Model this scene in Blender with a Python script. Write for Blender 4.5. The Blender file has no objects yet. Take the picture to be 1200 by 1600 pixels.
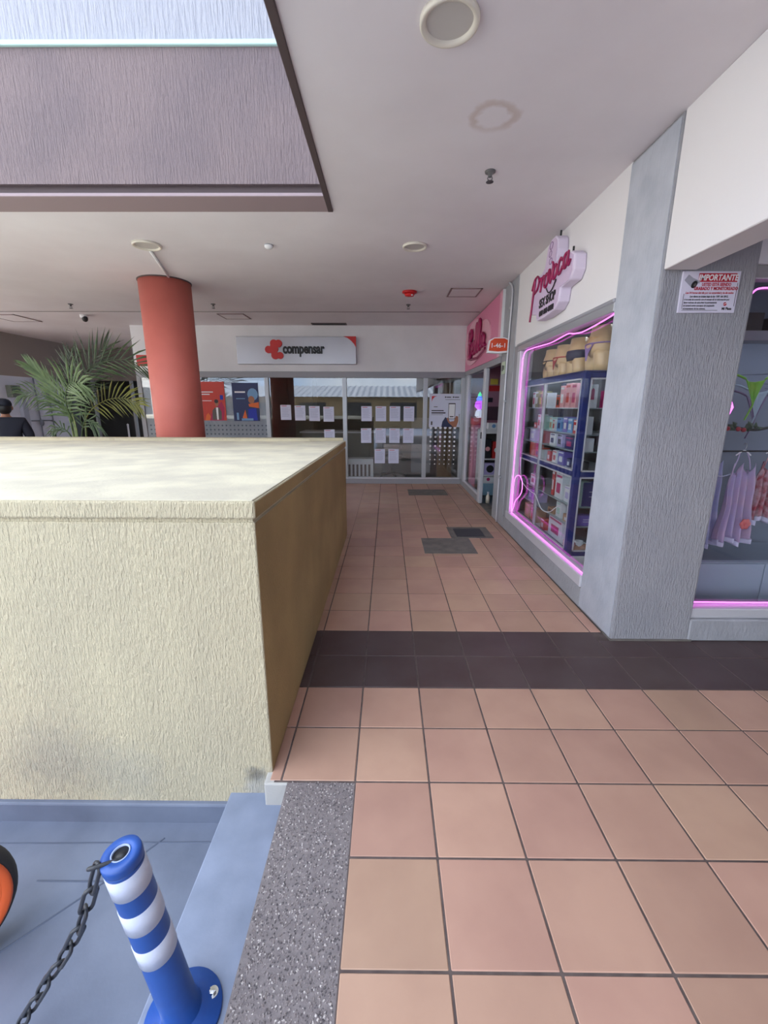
import bpy, bmesh, math, random
from mathutils import Vector, Matrix, Euler, noise as mnoise
R = random.Random(7)
SC = bpy.context.scene
COL = SC.collection
PI = math.pi

# ------------------------------------------------------------------ camera
FPX, PITCH, YAW, ROLL = 669.0, 0.242, -0.007, 0.0028
cam_d = bpy.data.cameras.new('camera'); cam = bpy.data.objects.new('camera', cam_d); COL.objects.link(cam)
cam_d.sensor_fit = 'VERTICAL'; cam_d.sensor_height = 32.0; cam_d.lens = 32.0 * FPX / 1600.0
cam_d.clip_start = 0.05; cam_d.clip_end = 200
cam.location = (0, 0, 1.5)
cam.rotation_euler = (Matrix.Rotation(-YAW, 3, 'Z') @ Matrix.Rotation(PI/2 - PITCH, 3, 'X') @ Matrix.Rotation(ROLL, 3, 'Z')).to_euler()
SC.camera = cam

# ------------------------------------------------------------------ world, exposure
SKY = 1.0
w = bpy.data.worlds.new('sky'); SC.world = w; w.use_nodes = True
nt = w.node_tree; N = nt.nodes; L = nt.links; N.clear()
wo = N.new('ShaderNodeOutputWorld'); wb = N.new('ShaderNodeBackground'); wb.inputs[1].default_value = SKY
tc = N.new('ShaderNodeTexCoord'); sx = N.new('ShaderNodeSeparateXYZ'); L.new(tc.outputs['Generated'], sx.inputs[0])
rp = N.new('ShaderNodeValToRGB'); rp.color_ramp.elements[0].position = 0.0; rp.color_ramp.elements[0].color = (0.74, 0.80, 0.88, 1)
rp.color_ramp.elements[1].position = 0.6; rp.color_ramp.elements[1].color = (0.92, 0.97, 1.06, 1); L.new(sx.outputs[2], rp.inputs[0])
wn = N.new('ShaderNodeTexNoise'); wn.inputs['Scale'].default_value = 3.0; wn.inputs['Detail'].default_value = 6; L.new(tc.outputs['Generated'], wn.inputs['Vector'])
wr = N.new('ShaderNodeValToRGB'); wr.color_ramp.elements[0].position = 0.38; wr.color_ramp.elements[0].color = (0.62, 0.78, 1.0, 1)
wr.color_ramp.elements[1].position = 0.56; wr.color_ramp.elements[1].color = (1.08, 1.08, 1.08, 1); L.new(wn.outputs['Fac'], wr.inputs[0])
wm = N.new('ShaderNodeMix'); wm.data_type = 'RGBA'; wm.blend_type = 'MULTIPLY'; wm.inputs[0].default_value = 1.0
L.new(rp.outputs[0], wm.inputs[6]); L.new(wr.outputs[0], wm.inputs[7]); L.new(wm.outputs[2], wb.inputs[0]); L.new(wb.outputs[0], wo.inputs[0])
vs = SC.view_settings
vs.view_transform = 'Standard'; vs.look = 'None'; vs.gamma = 1.0; vs.use_curve_mapping = False
vs.exposure = 2.15

# the sun stands behind the building on the right, so the walkway and the ledge lie in its shade
sun_d = bpy.data.lights.new('veiled_sun', 'SUN'); sun = bpy.data.objects.new('veiled_sun', sun_d); COL.objects.link(sun)
sun_d.energy = 3.6; sun_d.angle = math.radians(4); sun_d.color = (1.0, 0.97, 0.92)
sun.rotation_euler = Vector((-1, 0.28, -1.1)).to_track_quat('-Z', 'Y').to_euler()
sun.location = (-3, -6, 9)

# ------------------------------------------------------------------ materials
def lin(c):
    def f(x):
        x = x / 255.0
        return x / 12.92 if x <= 0.04045 else ((x + 0.055) / 1.055) ** 2.4
    return (f(c[0]), f(c[1]), f(c[2]), 1.0)
MATS = {}
def mat(name, c, rough=0.6, metal=0.0, c2=None, vs_=4.0, vst=(1, 1, 1), bump=0.0, bs=40.0, bst=(1, 1, 1), rnd=0.0, emit=0.0, spec=0.5, vlo=0.35, vhi=0.65, bdist=0.004, coat=0.0):
    if name in MATS: return MATS[name]
    m = bpy.data.materials.new(name); m.use_nodes = True
    t = m.node_tree; n = t.nodes; l = t.links
    b = n['Principled BSDF']
    b.inputs['Base Color'].default_value = lin(c); b.inputs['Roughness'].default_value = rough; b.inputs['Metallic'].default_value = metal
    b.inputs['Specular IOR Level'].default_value = spec
    b.inputs['Coat Weight'].default_value = coat
    g = n.new('ShaderNodeNewGeometry')
    src = None
    if c2 is not None:
        mp = n.new('ShaderNodeMapping'); mp.inputs['Scale'].default_value = vst; l.new(g.outputs['Position'], mp.inputs[0])
        nz = n.new('ShaderNodeTexNoise'); nz.inputs['Scale'].default_value = vs_; nz.inputs['Detail'].default_value = 5; l.new(mp.outputs[0], nz.inputs['Vector'])
        mr = n.new('ShaderNodeMapRange'); mr.inputs[1].default_value = vlo; mr.inputs[2].default_value = vhi; l.new(nz.outputs['Fac'], mr.inputs[0])
        mx = n.new('ShaderNodeMix'); mx.data_type = 'RGBA'; mx.inputs[6].default_value = lin(c); mx.inputs[7].default_value = lin(c2); l.new(mr.outputs[0], mx.inputs[0])
        src = mx.outputs[2]
    if rnd:
        oi = n.new('ShaderNodeObjectInfo'); hs = n.new('ShaderNodeHueSaturation')
        mr2 = n.new('ShaderNodeMapRange'); mr2.inputs[3].default_value = 1 - rnd; mr2.inputs[4].default_value = 1 + rnd; l.new(oi.outputs['Random'], mr2.inputs[0])
        l.new(mr2.outputs[0], hs.inputs['Value'])
        wn2 = n.new('ShaderNodeTexWhiteNoise'); wn2.noise_dimensions = '1D'; l.new(oi.outputs['Random'], wn2.inputs['W'])
        mr3 = n.new('ShaderNodeMapRange'); mr3.inputs[3].default_value = 0.5 - rnd * 0.10; mr3.inputs[4].default_value = 0.5 + rnd * 0.08; l.new(wn2.outputs['Value'], mr3.inputs[0])
        l.new(mr3.outputs[0], hs.inputs['Hue'])
        if src is None: hs.inputs['Color'].default_value = lin(c)
        else: l.new(src, hs.inputs['Color'])
        src = hs.outputs[0]
    if src is not None: l.new(src, b.inputs['Base Color'])
    if bump:
        mp = n.new('ShaderNodeMapping'); mp.inputs['Scale'].default_value = bst; l.new(g.outputs['Position'], mp.inputs[0])
        nz = n.new('ShaderNodeTexNoise'); nz.inputs['Scale'].default_value = bs; nz.inputs['Detail'].default_value = 4; nz.inputs['Roughness'].default_value = 0.6; l.new(mp.outputs[0], nz.inputs['Vector'])
        bp = n.new('ShaderNodeBump'); bp.inputs['Strength'].default_value = bump; bp.inputs['Distance'].default_value = bdist; l.new(nz.outputs['Fac'], bp.inputs['Height']); l.new(bp.outputs[0], b.inputs['Normal'])
    if emit:
        b.inputs['Emission Color'].default_value = lin(c); b.inputs['Emission Strength'].default_value = emit
    MATS[name] = m
    return m
def glass(name, tint=(0.965, 0.975, 0.975), ior=1.55, gain=1.6):
    if name in MATS: return MATS[name]
    m = bpy.data.materials.new(name); m.use_nodes = True; t = m.node_tree; n = t.nodes; l = t.links; n.clear()
    o = n.new('ShaderNodeOutputMaterial'); mx = n.new('ShaderNodeMixShader'); tr = n.new('ShaderNodeBsdfTransparent'); gl = n.new('ShaderNodeBsdfGlossy')
    tr.inputs[0].default_value = (*tint, 1); gl.inputs['Roughness'].default_value = 0.0; gl.inputs[0].default_value = (1, 1, 1, 1)
    lw = n.new('ShaderNodeLayerWeight'); lw.inputs[0].default_value = 0.5       # Schlick: f0 + (1 - f0) * facing^5
    pw = n.new('ShaderNodeMath'); pw.operation = 'POWER'; pw.inputs[1].default_value = 5.0; l.new(lw.outputs['Facing'], pw.inputs[0])
    f0 = ((ior - 1) / (ior + 1)) ** 2
    ml = n.new('ShaderNodeMath'); ml.operation = 'MULTIPLY_ADD'; ml.inputs[1].default_value = (1 - f0) * gain; ml.inputs[2].default_value = f0 * gain; ml.use_clamp = True
    l.new(pw.outputs[0], ml.inputs[0]); l.new(ml.outputs[0], mx.inputs[0]); l.new(tr.outputs[0], mx.inputs[1]); l.new(gl.outputs[0], mx.inputs[2]); l.new(mx.outputs[0], o.inputs[0])
    MATS[name] = m
    return m

# ------------------------------------------------------------------ mesh helpers
class MB:
    def __init__(s): s.v = []; s.f = []
    def add(s, vs, fs):
        o = len(s.v); s.v += [tuple(p) for p in vs]; s.f += [tuple(i + o for i in q) for q in fs]; return s
    def box(s, x0, x1, y0, y1, z0, z1, M=None):
        vs = [(x, y, z) for z in (z0, z1) for y in (y0, y1) for x in (x0, x1)]
        if M: vs = [M @ Vector(p) for p in vs]
        return s.add(vs, [(0, 2, 3, 1), (4, 5, 7, 6), (0, 1, 5, 4), (2, 6, 7, 3), (0, 4, 6, 2), (1, 3, 7, 5)])
    def tube(s, path, r, n=8, closed=False, caps=True):
        P = [Vector(p) for p in path]; k = len(P)
        rs = r if isinstance(r, (list, tuple)) else [r] * k
        T = []
        for i in range(k):
            a = P[(i - 1) % k] if (closed or i) else P[0]; b = P[(i + 1) % k] if (closed or i < k - 1) else P[-1]
            T.append((b - a).normalized())
        u = T[0].orthogonal().normalized(); vs = []
        for i in range(k):
            u = (u - T[i] * u.dot(T[i])).normalized(); q = T[i].cross(u)
            for j in range(n):
                a = 2 * PI * j / n; vs.append(P[i] + (u * math.cos(a) + q * math.sin(a)) * rs[i])
        fs = []
        for i in range(k if closed else k - 1):
            i2 = (i + 1) % k
            for j in range(n):
                j2 = (j + 1) % n; fs.append((i * n + j, i * n + j2, i2 * n + j2, i2 * n + j))
        if caps and not closed:
            fs.append(tuple(range(n - 1, -1, -1))); fs.append(tuple((k - 1) * n + j for j in range(n)))
        return s.add(vs, fs)
    def cyl(s, a, b, r0, r1=None, n=20): return s.tube([a, b], [r0, r0 if r1 is None else r1], n)
    def lathe(s, prof, M=None, n=32):
        vs = []; fs = []; k = len(prof); M = M or Matrix()
        for (r, z) in prof:
            for j in range(n):
                a = 2 * PI * j / n; vs.append(M @ Vector((r * math.cos(a), r * math.sin(a), z)))
        for i in range(k - 1):
            for j in range(n):
                j2 = (j + 1) % n; fs.append((i * n + j, i * n + j2, (i + 1) * n + j2, (i + 1) * n + j))
        if prof[0][0] > 1e-6: fs.append(tuple(range(n - 1, -1, -1)))
        if prof[-1][0] > 1e-6: fs.append(tuple((k - 1) * n + j for j in range(n)))
        return s.add(vs, fs)
    def loft(s, rings, caps=True):   # rings: lists of points with equal counts
        n = len(rings[0]); vs = [p for r in rings for p in r]; fs = []
        for i in range(len(rings) - 1):
            for j in range(n):
                j2 = (j + 1) % n; fs.append((i * n + j, i * n + j2, (i + 1) * n + j2, (i + 1) * n + j))
        if caps: fs.append(tuple(range(n - 1, -1, -1))); fs.append(tuple((len(rings) - 1) * n + j for j in range(n)))
        return s.add(vs, fs)
    def ell(s, c, r, nu=16, nv=10, M=None):
        M = M or Matrix(); rings = []
        for i in range(nv + 1):
            t = PI * (i + 0.02) / (nv + 0.04); rings.append([M @ Vector((c[0] + r[0] * math.sin(t) * math.cos(2 * PI * j / nu), c[1] + r[1] * math.sin(t) * math.sin(2 * PI * j / nu), c[2] - r[2] * math.cos(t))) for j in range(nu)])
        return s.loft(rings)
    def prism(s, poly, d, M=None, z0=0.0):   # poly in local xy, extruded along local z
        M = M or Matrix(); n = len(poly)
        vs = [M @ Vector((x, y, z0)) for x, y in poly] + [M @ Vector((x, y, z0 + d)) for x, y in poly]
        fs = [tuple(range(n - 1, -1, -1)), tuple(range(n, 2 * n))] + [(i, (i + 1) % n, n + (i + 1) % n, n + i) for i in range(n)]
        return s.add(vs, fs)
    def grid(s, fn, nu, nv):
        vs = [fn(i / nu, j / nv) for j in range(nv + 1) for i in range(nu + 1)]
        fs = [(j * (nu + 1) + i, j * (nu + 1) + i + 1, (j + 1) * (nu + 1) + i + 1, (j + 1) * (nu + 1) + i) for j in range(nv) for i in range(nu)]
        return s.add(vs, fs)
    def build(s, name, m, parent=None, smooth=False, bevel=0.0, seg=2, bottom=False, solid=0.0):
        vs = [Vector(p) for p in s.v]
        lo = Vector([min(p[i] for p in vs) for i in range(3)]); hi = Vector([max(p[i] for p in vs) for i in range(3)])
        o = (lo + hi) / 2
        if parent is None: o.z = lo.z
        me = bpy.data.meshes.new(name)
        me.from_pydata([p - o for p in vs], [], s.f); me.validate(); 
        bm = bmesh.new(); bm.from_mesh(me)
        bmesh.ops.recalc_face_normals(bm, faces=bm.faces)
        if solid: bmesh.ops.solidify(bm, geom=bm.faces[:], thickness=solid)
        if bevel: bmesh.ops.bevel(bm, geom=[e for e in bm.edges if len(e.link_faces) == 2 and e.calc_face_angle(0) > 0.6], offset=bevel, segments=seg, affect='EDGES', profile=0.5)
        bm.to_mesh(me); bm.free()
        if smooth:
            for p in me.polygons: p.use_smooth = True
            if bevel or smooth == 'auto':
                pass
        me.materials.append(m)
        ob = bpy.data.objects.new(name, me); COL.objects.link(ob)
        place(ob, o, parent)
        return ob
ORG = {}
def place(ob, o, parent):
    o = Vector(o)
    if parent is not None:
        ob.parent = parent; ob.location = o - ORG[parent.name]
    else: ob.location = o
    ORG[ob.name] = o
def tag(o, label, cat, group=None, kind=None):
    if label: o['label'] = label
    if cat: o['category'] = cat
    if group: o['group'] = group
    if kind: o['kind'] = kind
    return o
def thing(name, loc, label, cat, group=None):
    o = bpy.data.objects.new(name, None); o.empty_display_size = 0.1; COL.objects.link(o); place(o, loc, None)
    return tag(o, label, cat, group)
def struct(o): o['kind'] = 'structure'; return o
def lab(o, label): o['label'] = label; return o
def bx(name, m, x0, x1, y0, y1, z0, z1, parent=None, bevel=0.0, seg=1):
    return MB().box(x0, x1, y0, y1, z0, z1).build(name, m, parent, bevel=bevel, seg=seg)
def wall_back_M(x, y, z): return Matrix.Translation((x, y, z)) @ Matrix(((1, 0, 0, 0), (0, 0, -1, 0), (0, 1, 0, 0), (0, 0, 0, 1)))    # faces -Y
def wall_right_M(x, y, z): return Matrix.Translation((x, y, z)) @ Matrix(((0, 0, -1, 0), (-1, 0, 0, 0), (0, 1, 0, 0), (0, 0, 0, 1)))  # faces -X
def text(body, size, m, parent, M, ext=0.002, align='CENTER', off=0.0, name='lettering', sx_=1.0, shear=0.0, top=None):
    cu = bpy.data.curves.new('t', 'FONT'); cu.body = body; cu.size = size; cu.extrude = ext; cu.align_x = align; cu.align_y = 'CENTER'; cu.offset = off; cu.resolution_u = 3; cu.shear = shear
    to = bpy.data.objects.new('t', cu); COL.objects.link(to)
    dg = bpy.context.evaluated_depsgraph_get(); dg.update()
    me = bpy.data.meshes.new_from_object(to.evaluated_get(dg)); bpy.data.objects.remove(to); bpy.data.curves.remove(cu)
    mb = MB(); mb.add([M @ Vector((p.co.x * sx_, p.co.y, p.co.z)) for p in me.vertices], [tuple(p.vertices) for p in me.polygons]); bpy.data.meshes.remove(me)
    return mb.build(name, m, parent)
def cat_rom(P, k=6, closed=False):
    P = [Vector(p) for p in P]; n = len(P); out = []
    rng = range(n) if closed else range(n - 1)
    for i in rng:
        p0 = P[(i - 1) % n] if (closed or i) else P[0]; p1 = P[i]; p2 = P[(i + 1) % n]; p3 = P[(i + 2) % n] if (closed or i + 2 < n) else P[-1]
        for j in range(k):
            t = j / k
            out.append(0.5 * ((2 * p1) + (p2 - p0) * t + (2 * p0 - 5 * p1 + 4 * p2 - p3) * t * t + (3 * p1 - p0 - 3 * p2 + p3) * t ** 3))
    if not closed: out.append(P[-1])
    return out
def script_strokes(strokes, M, r, m, parent, name='lettering', n=6):
    mb = MB()
    for st in strokes:
        p = cat_rom([(x, y, 0) for x, y in st], 5)
        mb.tube([M @ q for q in p], r, n)
    return mb.build(name, m, parent, smooth=True)

# ------------------------------------------------------------------ palette
M_ceil = mat('ceiling_plaster', (236, 231, 234), 0.8, c2=(228, 222, 225), vs_=1.3, bump=0.05, bs=25)
M_white = mat('white_wall_paint', (230, 228, 230), 0.75, c2=(222, 220, 222), vs_=2, bump=0.08, bs=60)
M_cream = mat('cream_wall_paint', (226, 223, 224), 0.75, bump=0.06, bs=60)
M_stucco_y = mat('cream_raked_stucco', (210, 198, 166), 0.85, c2=(194, 183, 156), vs_=2.2, vst=(1, 1, .35), bump=1.0, bs=1.0, bst=(130, 130, 33), bdist=0.018)
def smudge(m, c, rad, colr, k):
    t = m.node_tree; n = t.nodes; l = t.links; b = n['Principled BSDF']; old = b.inputs['Base Color'].links[0].from_socket
    g = n.new('ShaderNodeNewGeometry'); nz = n.new('ShaderNodeTexNoise'); nz.inputs['Scale'].default_value = 22; nz.inputs['Detail'].default_value = 5; l.new(g.outputs['Position'], nz.inputs['Vector'])
    va = n.new('ShaderNodeVectorMath'); va.operation = 'MULTIPLY_ADD'; va.inputs[1].default_value = (rad, rad, rad); l.new(nz.outputs['Color'], va.inputs[0]); l.new(g.outputs['Position'], va.inputs[2])
    vd = n.new('ShaderNodeVectorMath'); vd.operation = 'DISTANCE'; vd.inputs[1].default_value = Vector(c) + Vector((rad, rad, rad)) * .5; l.new(va.outputs[0], vd.inputs[0])
    mr = n.new('ShaderNodeMapRange'); mr.inputs[1].default_value = rad; mr.inputs[2].default_value = rad * .3; mr.inputs[4].default_value = k; l.new(vd.outputs['Value'], mr.inputs[0])
    mx = n.new('ShaderNodeMix'); mx.data_type = 'RGBA'; mx.inputs[7].default_value = lin(colr); l.new(old, mx.inputs[6]); l.new(mr.outputs[0], mx.inputs[0]); l.new(mx.outputs[2], b.inputs['Base Color'])
smudge(M_stucco_y, (-.545, 1.489, -.02), .055, (92, 86, 74), .85); smudge(M_stucco_y, (-.52, 1.489, -.10), .13, (176, 174, 168), .8); smudge(M_stucco_y, (-1.38, 1.489, .05), .25, (150, 146, 136), .5); smudge(M_stucco_y, (-1.1, 1.489, -.02), .2, (160, 158, 150), .4)
M_stucco_top = mat('weathered_stucco_top', (212, 204, 178), 0.85, c2=(190, 182, 162), vs_=4, bump=0.45, bs=60, bdist=0.004)
M_stucco_g = mat('grey_raked_stucco', (166, 165, 170), 0.8, c2=(158, 158, 164), vs_=3, bump=0.8, bs=1.0, bst=(120, 120, 20), bdist=0.02)
M_stucco_s = mat('grey_smooth_stucco', (164, 165, 171), 0.75, c2=(154, 155, 160), vs_=5, bump=0.5, bs=1.0, bst=(50, 50, 18), bdist=0.012)
M_brown = mat('mauve_raked_stucco', (134, 118, 118), 0.85, c2=(124, 110, 112), vs_=2, bump=1.0, bs=1.0, bst=(95, 95, 12), bdist=0.02)
M_mauve = mat('mauve_trim_paint', (142, 120, 122), 0.7, bump=0.1, bs=40)
M_dkbrown = mat('dark_brown_trim_paint', (84, 70, 70), 0.7)
M_upper = mat('pale_raked_stucco', (168, 168, 176), 0.85, bump=0.8, bs=1.0, bst=(50, 50, 6), bdist=0.03)
M_mint = mat('mint_flashing_paint', (190, 224, 218), 0.5)
M_red = mat('terracotta_red_paint', (194, 104, 92), 0.6, c2=(186, 98, 86), vs_=3, bump=0.25, bs=90)
M_tile = mat('terracotta_floor_tile', (186, 150, 130), 0.42, c2=(176, 140, 122), vs_=3.5, rnd=0.09, bump=0.06, bs=30, spec=0.35)
M_tiled = mat('dark_brown_floor_tile', (84, 70, 70), 0.42, c2=(76, 60, 60), vs_=4, rnd=0.08, bump=0.06, bs=30, spec=0.35)
M_grout = mat('dark_grout', (82, 70, 68), 0.9, c2=(100, 88, 84), vs_=20)
M_cement = mat('grey_cement', (120, 114, 108), 0.85, c2=(100, 96, 92), vs_=9, bump=0.3, bs=60)
M_cover = mat('dark_metal_cover', (62, 62, 66), 0.6, bump=0.3, bs=120)
M_blue_floor = mat('blue_grey_painted_concrete', (112, 120, 138), 0.6, c2=(90, 98, 116), vs_=3.2, vlo=.35, vhi=.7, bump=0.2, bs=30)
M_blue_light = mat('pale_blue_painted_concrete', (134, 144, 166), 0.6, c2=(116, 126, 146), vs_=8, vlo=.3, vhi=.75, bump=0.15, bs=40)
M_peb = [mat('pebble_grey', (134, 125, 124), 0.6), mat('pebble_light', (186, 178, 175), 0.5), mat('pebble_dark', (92, 86, 88), 0.6)]
M_mortar = mat('washed_aggregate_mortar', (130, 122, 122), 0.85, c2=(116, 108, 109), vs_=60, bump=0.4, bs=180)
M_alu = mat('aluminium_frame', (176, 178, 182), 0.4, 0.5)
M_alu_w = mat('pale_aluminium_frame', (206, 206, 212), 0.4, 0.2)
M_framegrey = mat('grey_frame_paint', (150, 150, 156), 0.5)
M_glass = glass('shop_glass', gain=.55); M_glassB = glass('office_glass', gain=1.6); M_glass2 = glass('cabinet_glass', (0.97, 0.98, 0.98), 1.3, .5)
M_black = mat('black_plastic', (24, 24, 26), 0.5); M_chrome = mat('chrome', (190, 190, 190), 0.2, 1.0)
M_steel = mat('grey_steel', (120, 120, 122), 0.4, 0.8)
M_dark = mat('dark_interior_wall', (60, 58, 58), 0.8); M_darkfloor = mat('dark_interior_floor', (72, 68, 66), 0.3)
M_pink = mat('pink_panel', (216, 128, 160), 0.45); M_magenta = mat('magenta_acrylic', (158, 24, 84), 0.35); M_pinkpale = mat('pale_pink_acrylic', (226, 170, 186), 0.4)
M_neon = mat('magenta_neon', (255, 110, 245), 0.4, emit=.62)
M_navy = mat('navy_cabinet_frame', (28, 42, 110), 0.45); M_paper = mat('white_paper', (214, 216, 236), 0.7)
M_redprint = mat('red_print', (200, 44, 44), 0.5); M_charcoal = mat('charcoal_print', (44, 40, 46), 0.5); M_whiteprint = mat('white_print', (236, 236, 238), 0.5)
M_lilac = mat('lilac_lightbox', (226, 214, 234), 0.5); M_shelf = mat('white_shelf', (212, 214, 218), 0.5)

# ------------------------------------------------------------------ large structure: floor and ground
floor = struct(MB().box(-.1262, 5.0, -6, 1.44, -.30, -.0025).box(-.46, 5.0, 1.44, 8.5, -.30, -.0025).build('floor', M_grout))
S, X0, Y0 = 0.3048, -0.1256, 0.8358
GR = 0.0035
tile_me = {}
def tile(x0, x1, y0, y1, m):
    wx, wy = round(x1 - x0, 4), round(y1 - y0, 4)
    if wx < .02 or wy < .02: return
    key = (wx, wy, m.name)
    cx, cy = (x0 + x1) / 2, (y0 + y1) / 2
    dz = R.uniform(-.0006, .0006)
    if key not in tile_me:
        o = MB().box(x0, x1, y0, y1, -.012, 0).build('tile', m, floor, bevel=0.0025, seg=1); tile_me[key] = o.data
    else:
        o = bpy.data.objects.new('tile', tile_me[key]); COL.objects.link(o); place(o, (cx, cy, -.006), floor)
    o.location.z += dz
for j in range(-5, 25):
    ya, yb = Y0 + S * j + GR, Y0 + S * (j + 1) - GR
    for i in range(-1, 12):
        xa, xb = X0 + S * i + GR, X0 + S * (i + 1) - GR
        if j < 2 and i < 0: continue                       # the pebble strip lies here
        if ya > 2.56: xb = min(xb, 1.474)
        elif yb > 2.56 and xb > 1.49: yb2 = 2.558
        if xa > 1.47 and ya > 2.5: continue
        yy = yb
        if yb > 2.56 and xb > 1.476 and ya < 2.56: yy = 2.556
        yy = min(yy, 8.44)
        if i > 7 and j < -1: continue
        if any(a <= xa and xb <= b and c <= ya and yy <= d for a, b, c, d in ((.40, .96, 4.26, 4.80),)): continue
        tile(xa, xb, ya, yy, M_tiled if j in (4, 5) else M_tile)
    if j >= 2 and Y0 + S * j < 4.9:                        # narrow cut tiles along the parapet
        tile(-.478, X0 - S - GR, ya, yb, M_tiled if j in (4, 5) else M_tile)
floor_l = struct(MB().box(-9, -.43, 4.95, 13.5, -.30, -.002).build('floor', M_tile))
# washed pebble strip
agg = bx('pebble_strip', M_mortar, -.405, X0 - .001, -6, 1.445, -.30, -.004, floor)
for k, m in enumerate(M_peb):
    mb = MB()
    for q in range([2600, 1000, 1500][k]):
        x, y = R.uniform(-.402, X0 - .004), R.uniform(.45, 1.443); r = R.uniform(.0022, .0048)
        a, b = R.uniform(0, 6.28), R.uniform(.6, 1.0)
        c, s = math.cos(a) * r, math.sin(a) * r
        vs = [(x + c, y + s, -.0045), (x - s * b, y + c * b, -.0045), (x - c, y - s, -.0045), (x + s * b, y - c * b, -.0045)]
        t = [(x + (vx - x) * .55, y + (vy - y) * .55, -.004 + r * R.uniform(.35, .7)) for vx, vy, _ in vs]
        mb.add(vs + t, [(0, 1, 5, 4), (1, 2, 6, 5), (2, 3, 7, 6), (3, 0, 4, 7), (4, 5, 6, 7)])
    o = mb.build('pebble', m, floor); o['kind'] = 'stuff'
# street side
street = struct(MB().box(-30, 30, -26, 1.7, -.40, -.25).build('street_pavement', M_blue_floor))
ledge = struct(MB().box(-.665, -.404, -6, 1.5, -.26, -.11).build('ledge_step', M_blue_light, bevel=.006))
curb = struct(MB().box(-9, -.66, 1.468, 1.60, -.26, -.155).build('trim_1', M_blue_floor, bevel=.008))

for nm, a in (('joint', ((-1.32, 1.23), (-1.06, 1.23))), ('joint', ((-1.06, 1.23), (-1.30, .98))), ('joint', ((-.92, 1.40), (-1.06, 1.23))), ('joint', ((-2.2, 1.36), (-.68, 1.385)))):
    MB().tube([(a[0][0], a[0][1], -.2505), (a[1][0], a[1][1], -.2505)], .004, 5).build(nm, mat('joint_dirt', (88, 96, 114), .8), street)
# parapet (a big low block)
par = thing('parapet', (-2.6, 3.2, -.2), 'low cream stucco parapet block with a whitened flat top', 'parapet')
zf = lambda y: 1.173 - (y - 1.489) * .0155
def slab(x0, x1, y0, y1, za, zb):
    vs = [(x, y, z(y) if callable(z) else z) for z in (za, zb) for y in (y0, y1) for x in (x0, x1)]
    return MB().add(vs, [(0, 2, 3, 1), (4, 5, 7, 6), (0, 1, 5, 4), (2, 6, 7, 3), (0, 4, 6, 2), (1, 3, 7, 5)])
mb = slab(-9, -.478, 1.489, 4.93, -.25, lambda y: zf(y) - .082)
mb.build('parapet_body', M_stucco_y, par, bevel=.006)
MB().add([(-.4775, 1.497, -.2), (-.4775, 4.92, -.2), (-.4775, 4.92, zf(4.92) - .086), (-.4775, 1.497, zf(1.497) - .086)], [(0, 1, 2, 3)]).add([(-.4735, 1.494, zf(1.49) - .066), (-.4735, 4.93, zf(4.93) - .066), (-.4735, 4.93, zf(4.93) - .010), (-.4735, 1.494, zf(1.49) - .010)], [(0, 1, 2, 3)]).build('baked_side_face', mat('ochre_shaded_stucco', (176, 150, 102), .85, c2=(160, 136, 92), vs_=2.2, bump=1.0, bs=1.0, bst=(130, 130, 33), bdist=.012), par, solid=.003)  # yellower paint on the right side, darkened to carry its shade
slab(-9, -.486, 1.497, 4.92, lambda y: zf(y) - .083, lambda y: zf(y) - .068).build('groove', M_stucco_y, par)
slab(-9, -.474, 1.486, 4.935, lambda y: zf(y) - .070, lambda y: zf(y) - .004).build('cap_band', M_stucco_y, par, bevel=.008)
slab(-9, -.482, 1.494, 4.93, lambda y: zf(y) - .006, zf).build('cap_top', M_stucco_top, par, bevel=.004)
MB().prism([(-9, 4.78), (-.85, 4.78), (-.50, 4.93), (-9, 4.93)], .035, z0=zf(4.9) - .003).build('back_lip', M_stucco_y, par, bevel=.004)
MB().box(-.50, -.400, 1.432, 1.52, -.17, -.003).build('corner_block', mat('pale_plaster', (178, 176, 172), .85, bump=.4, bs=50), par, bevel=.006)

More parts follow.
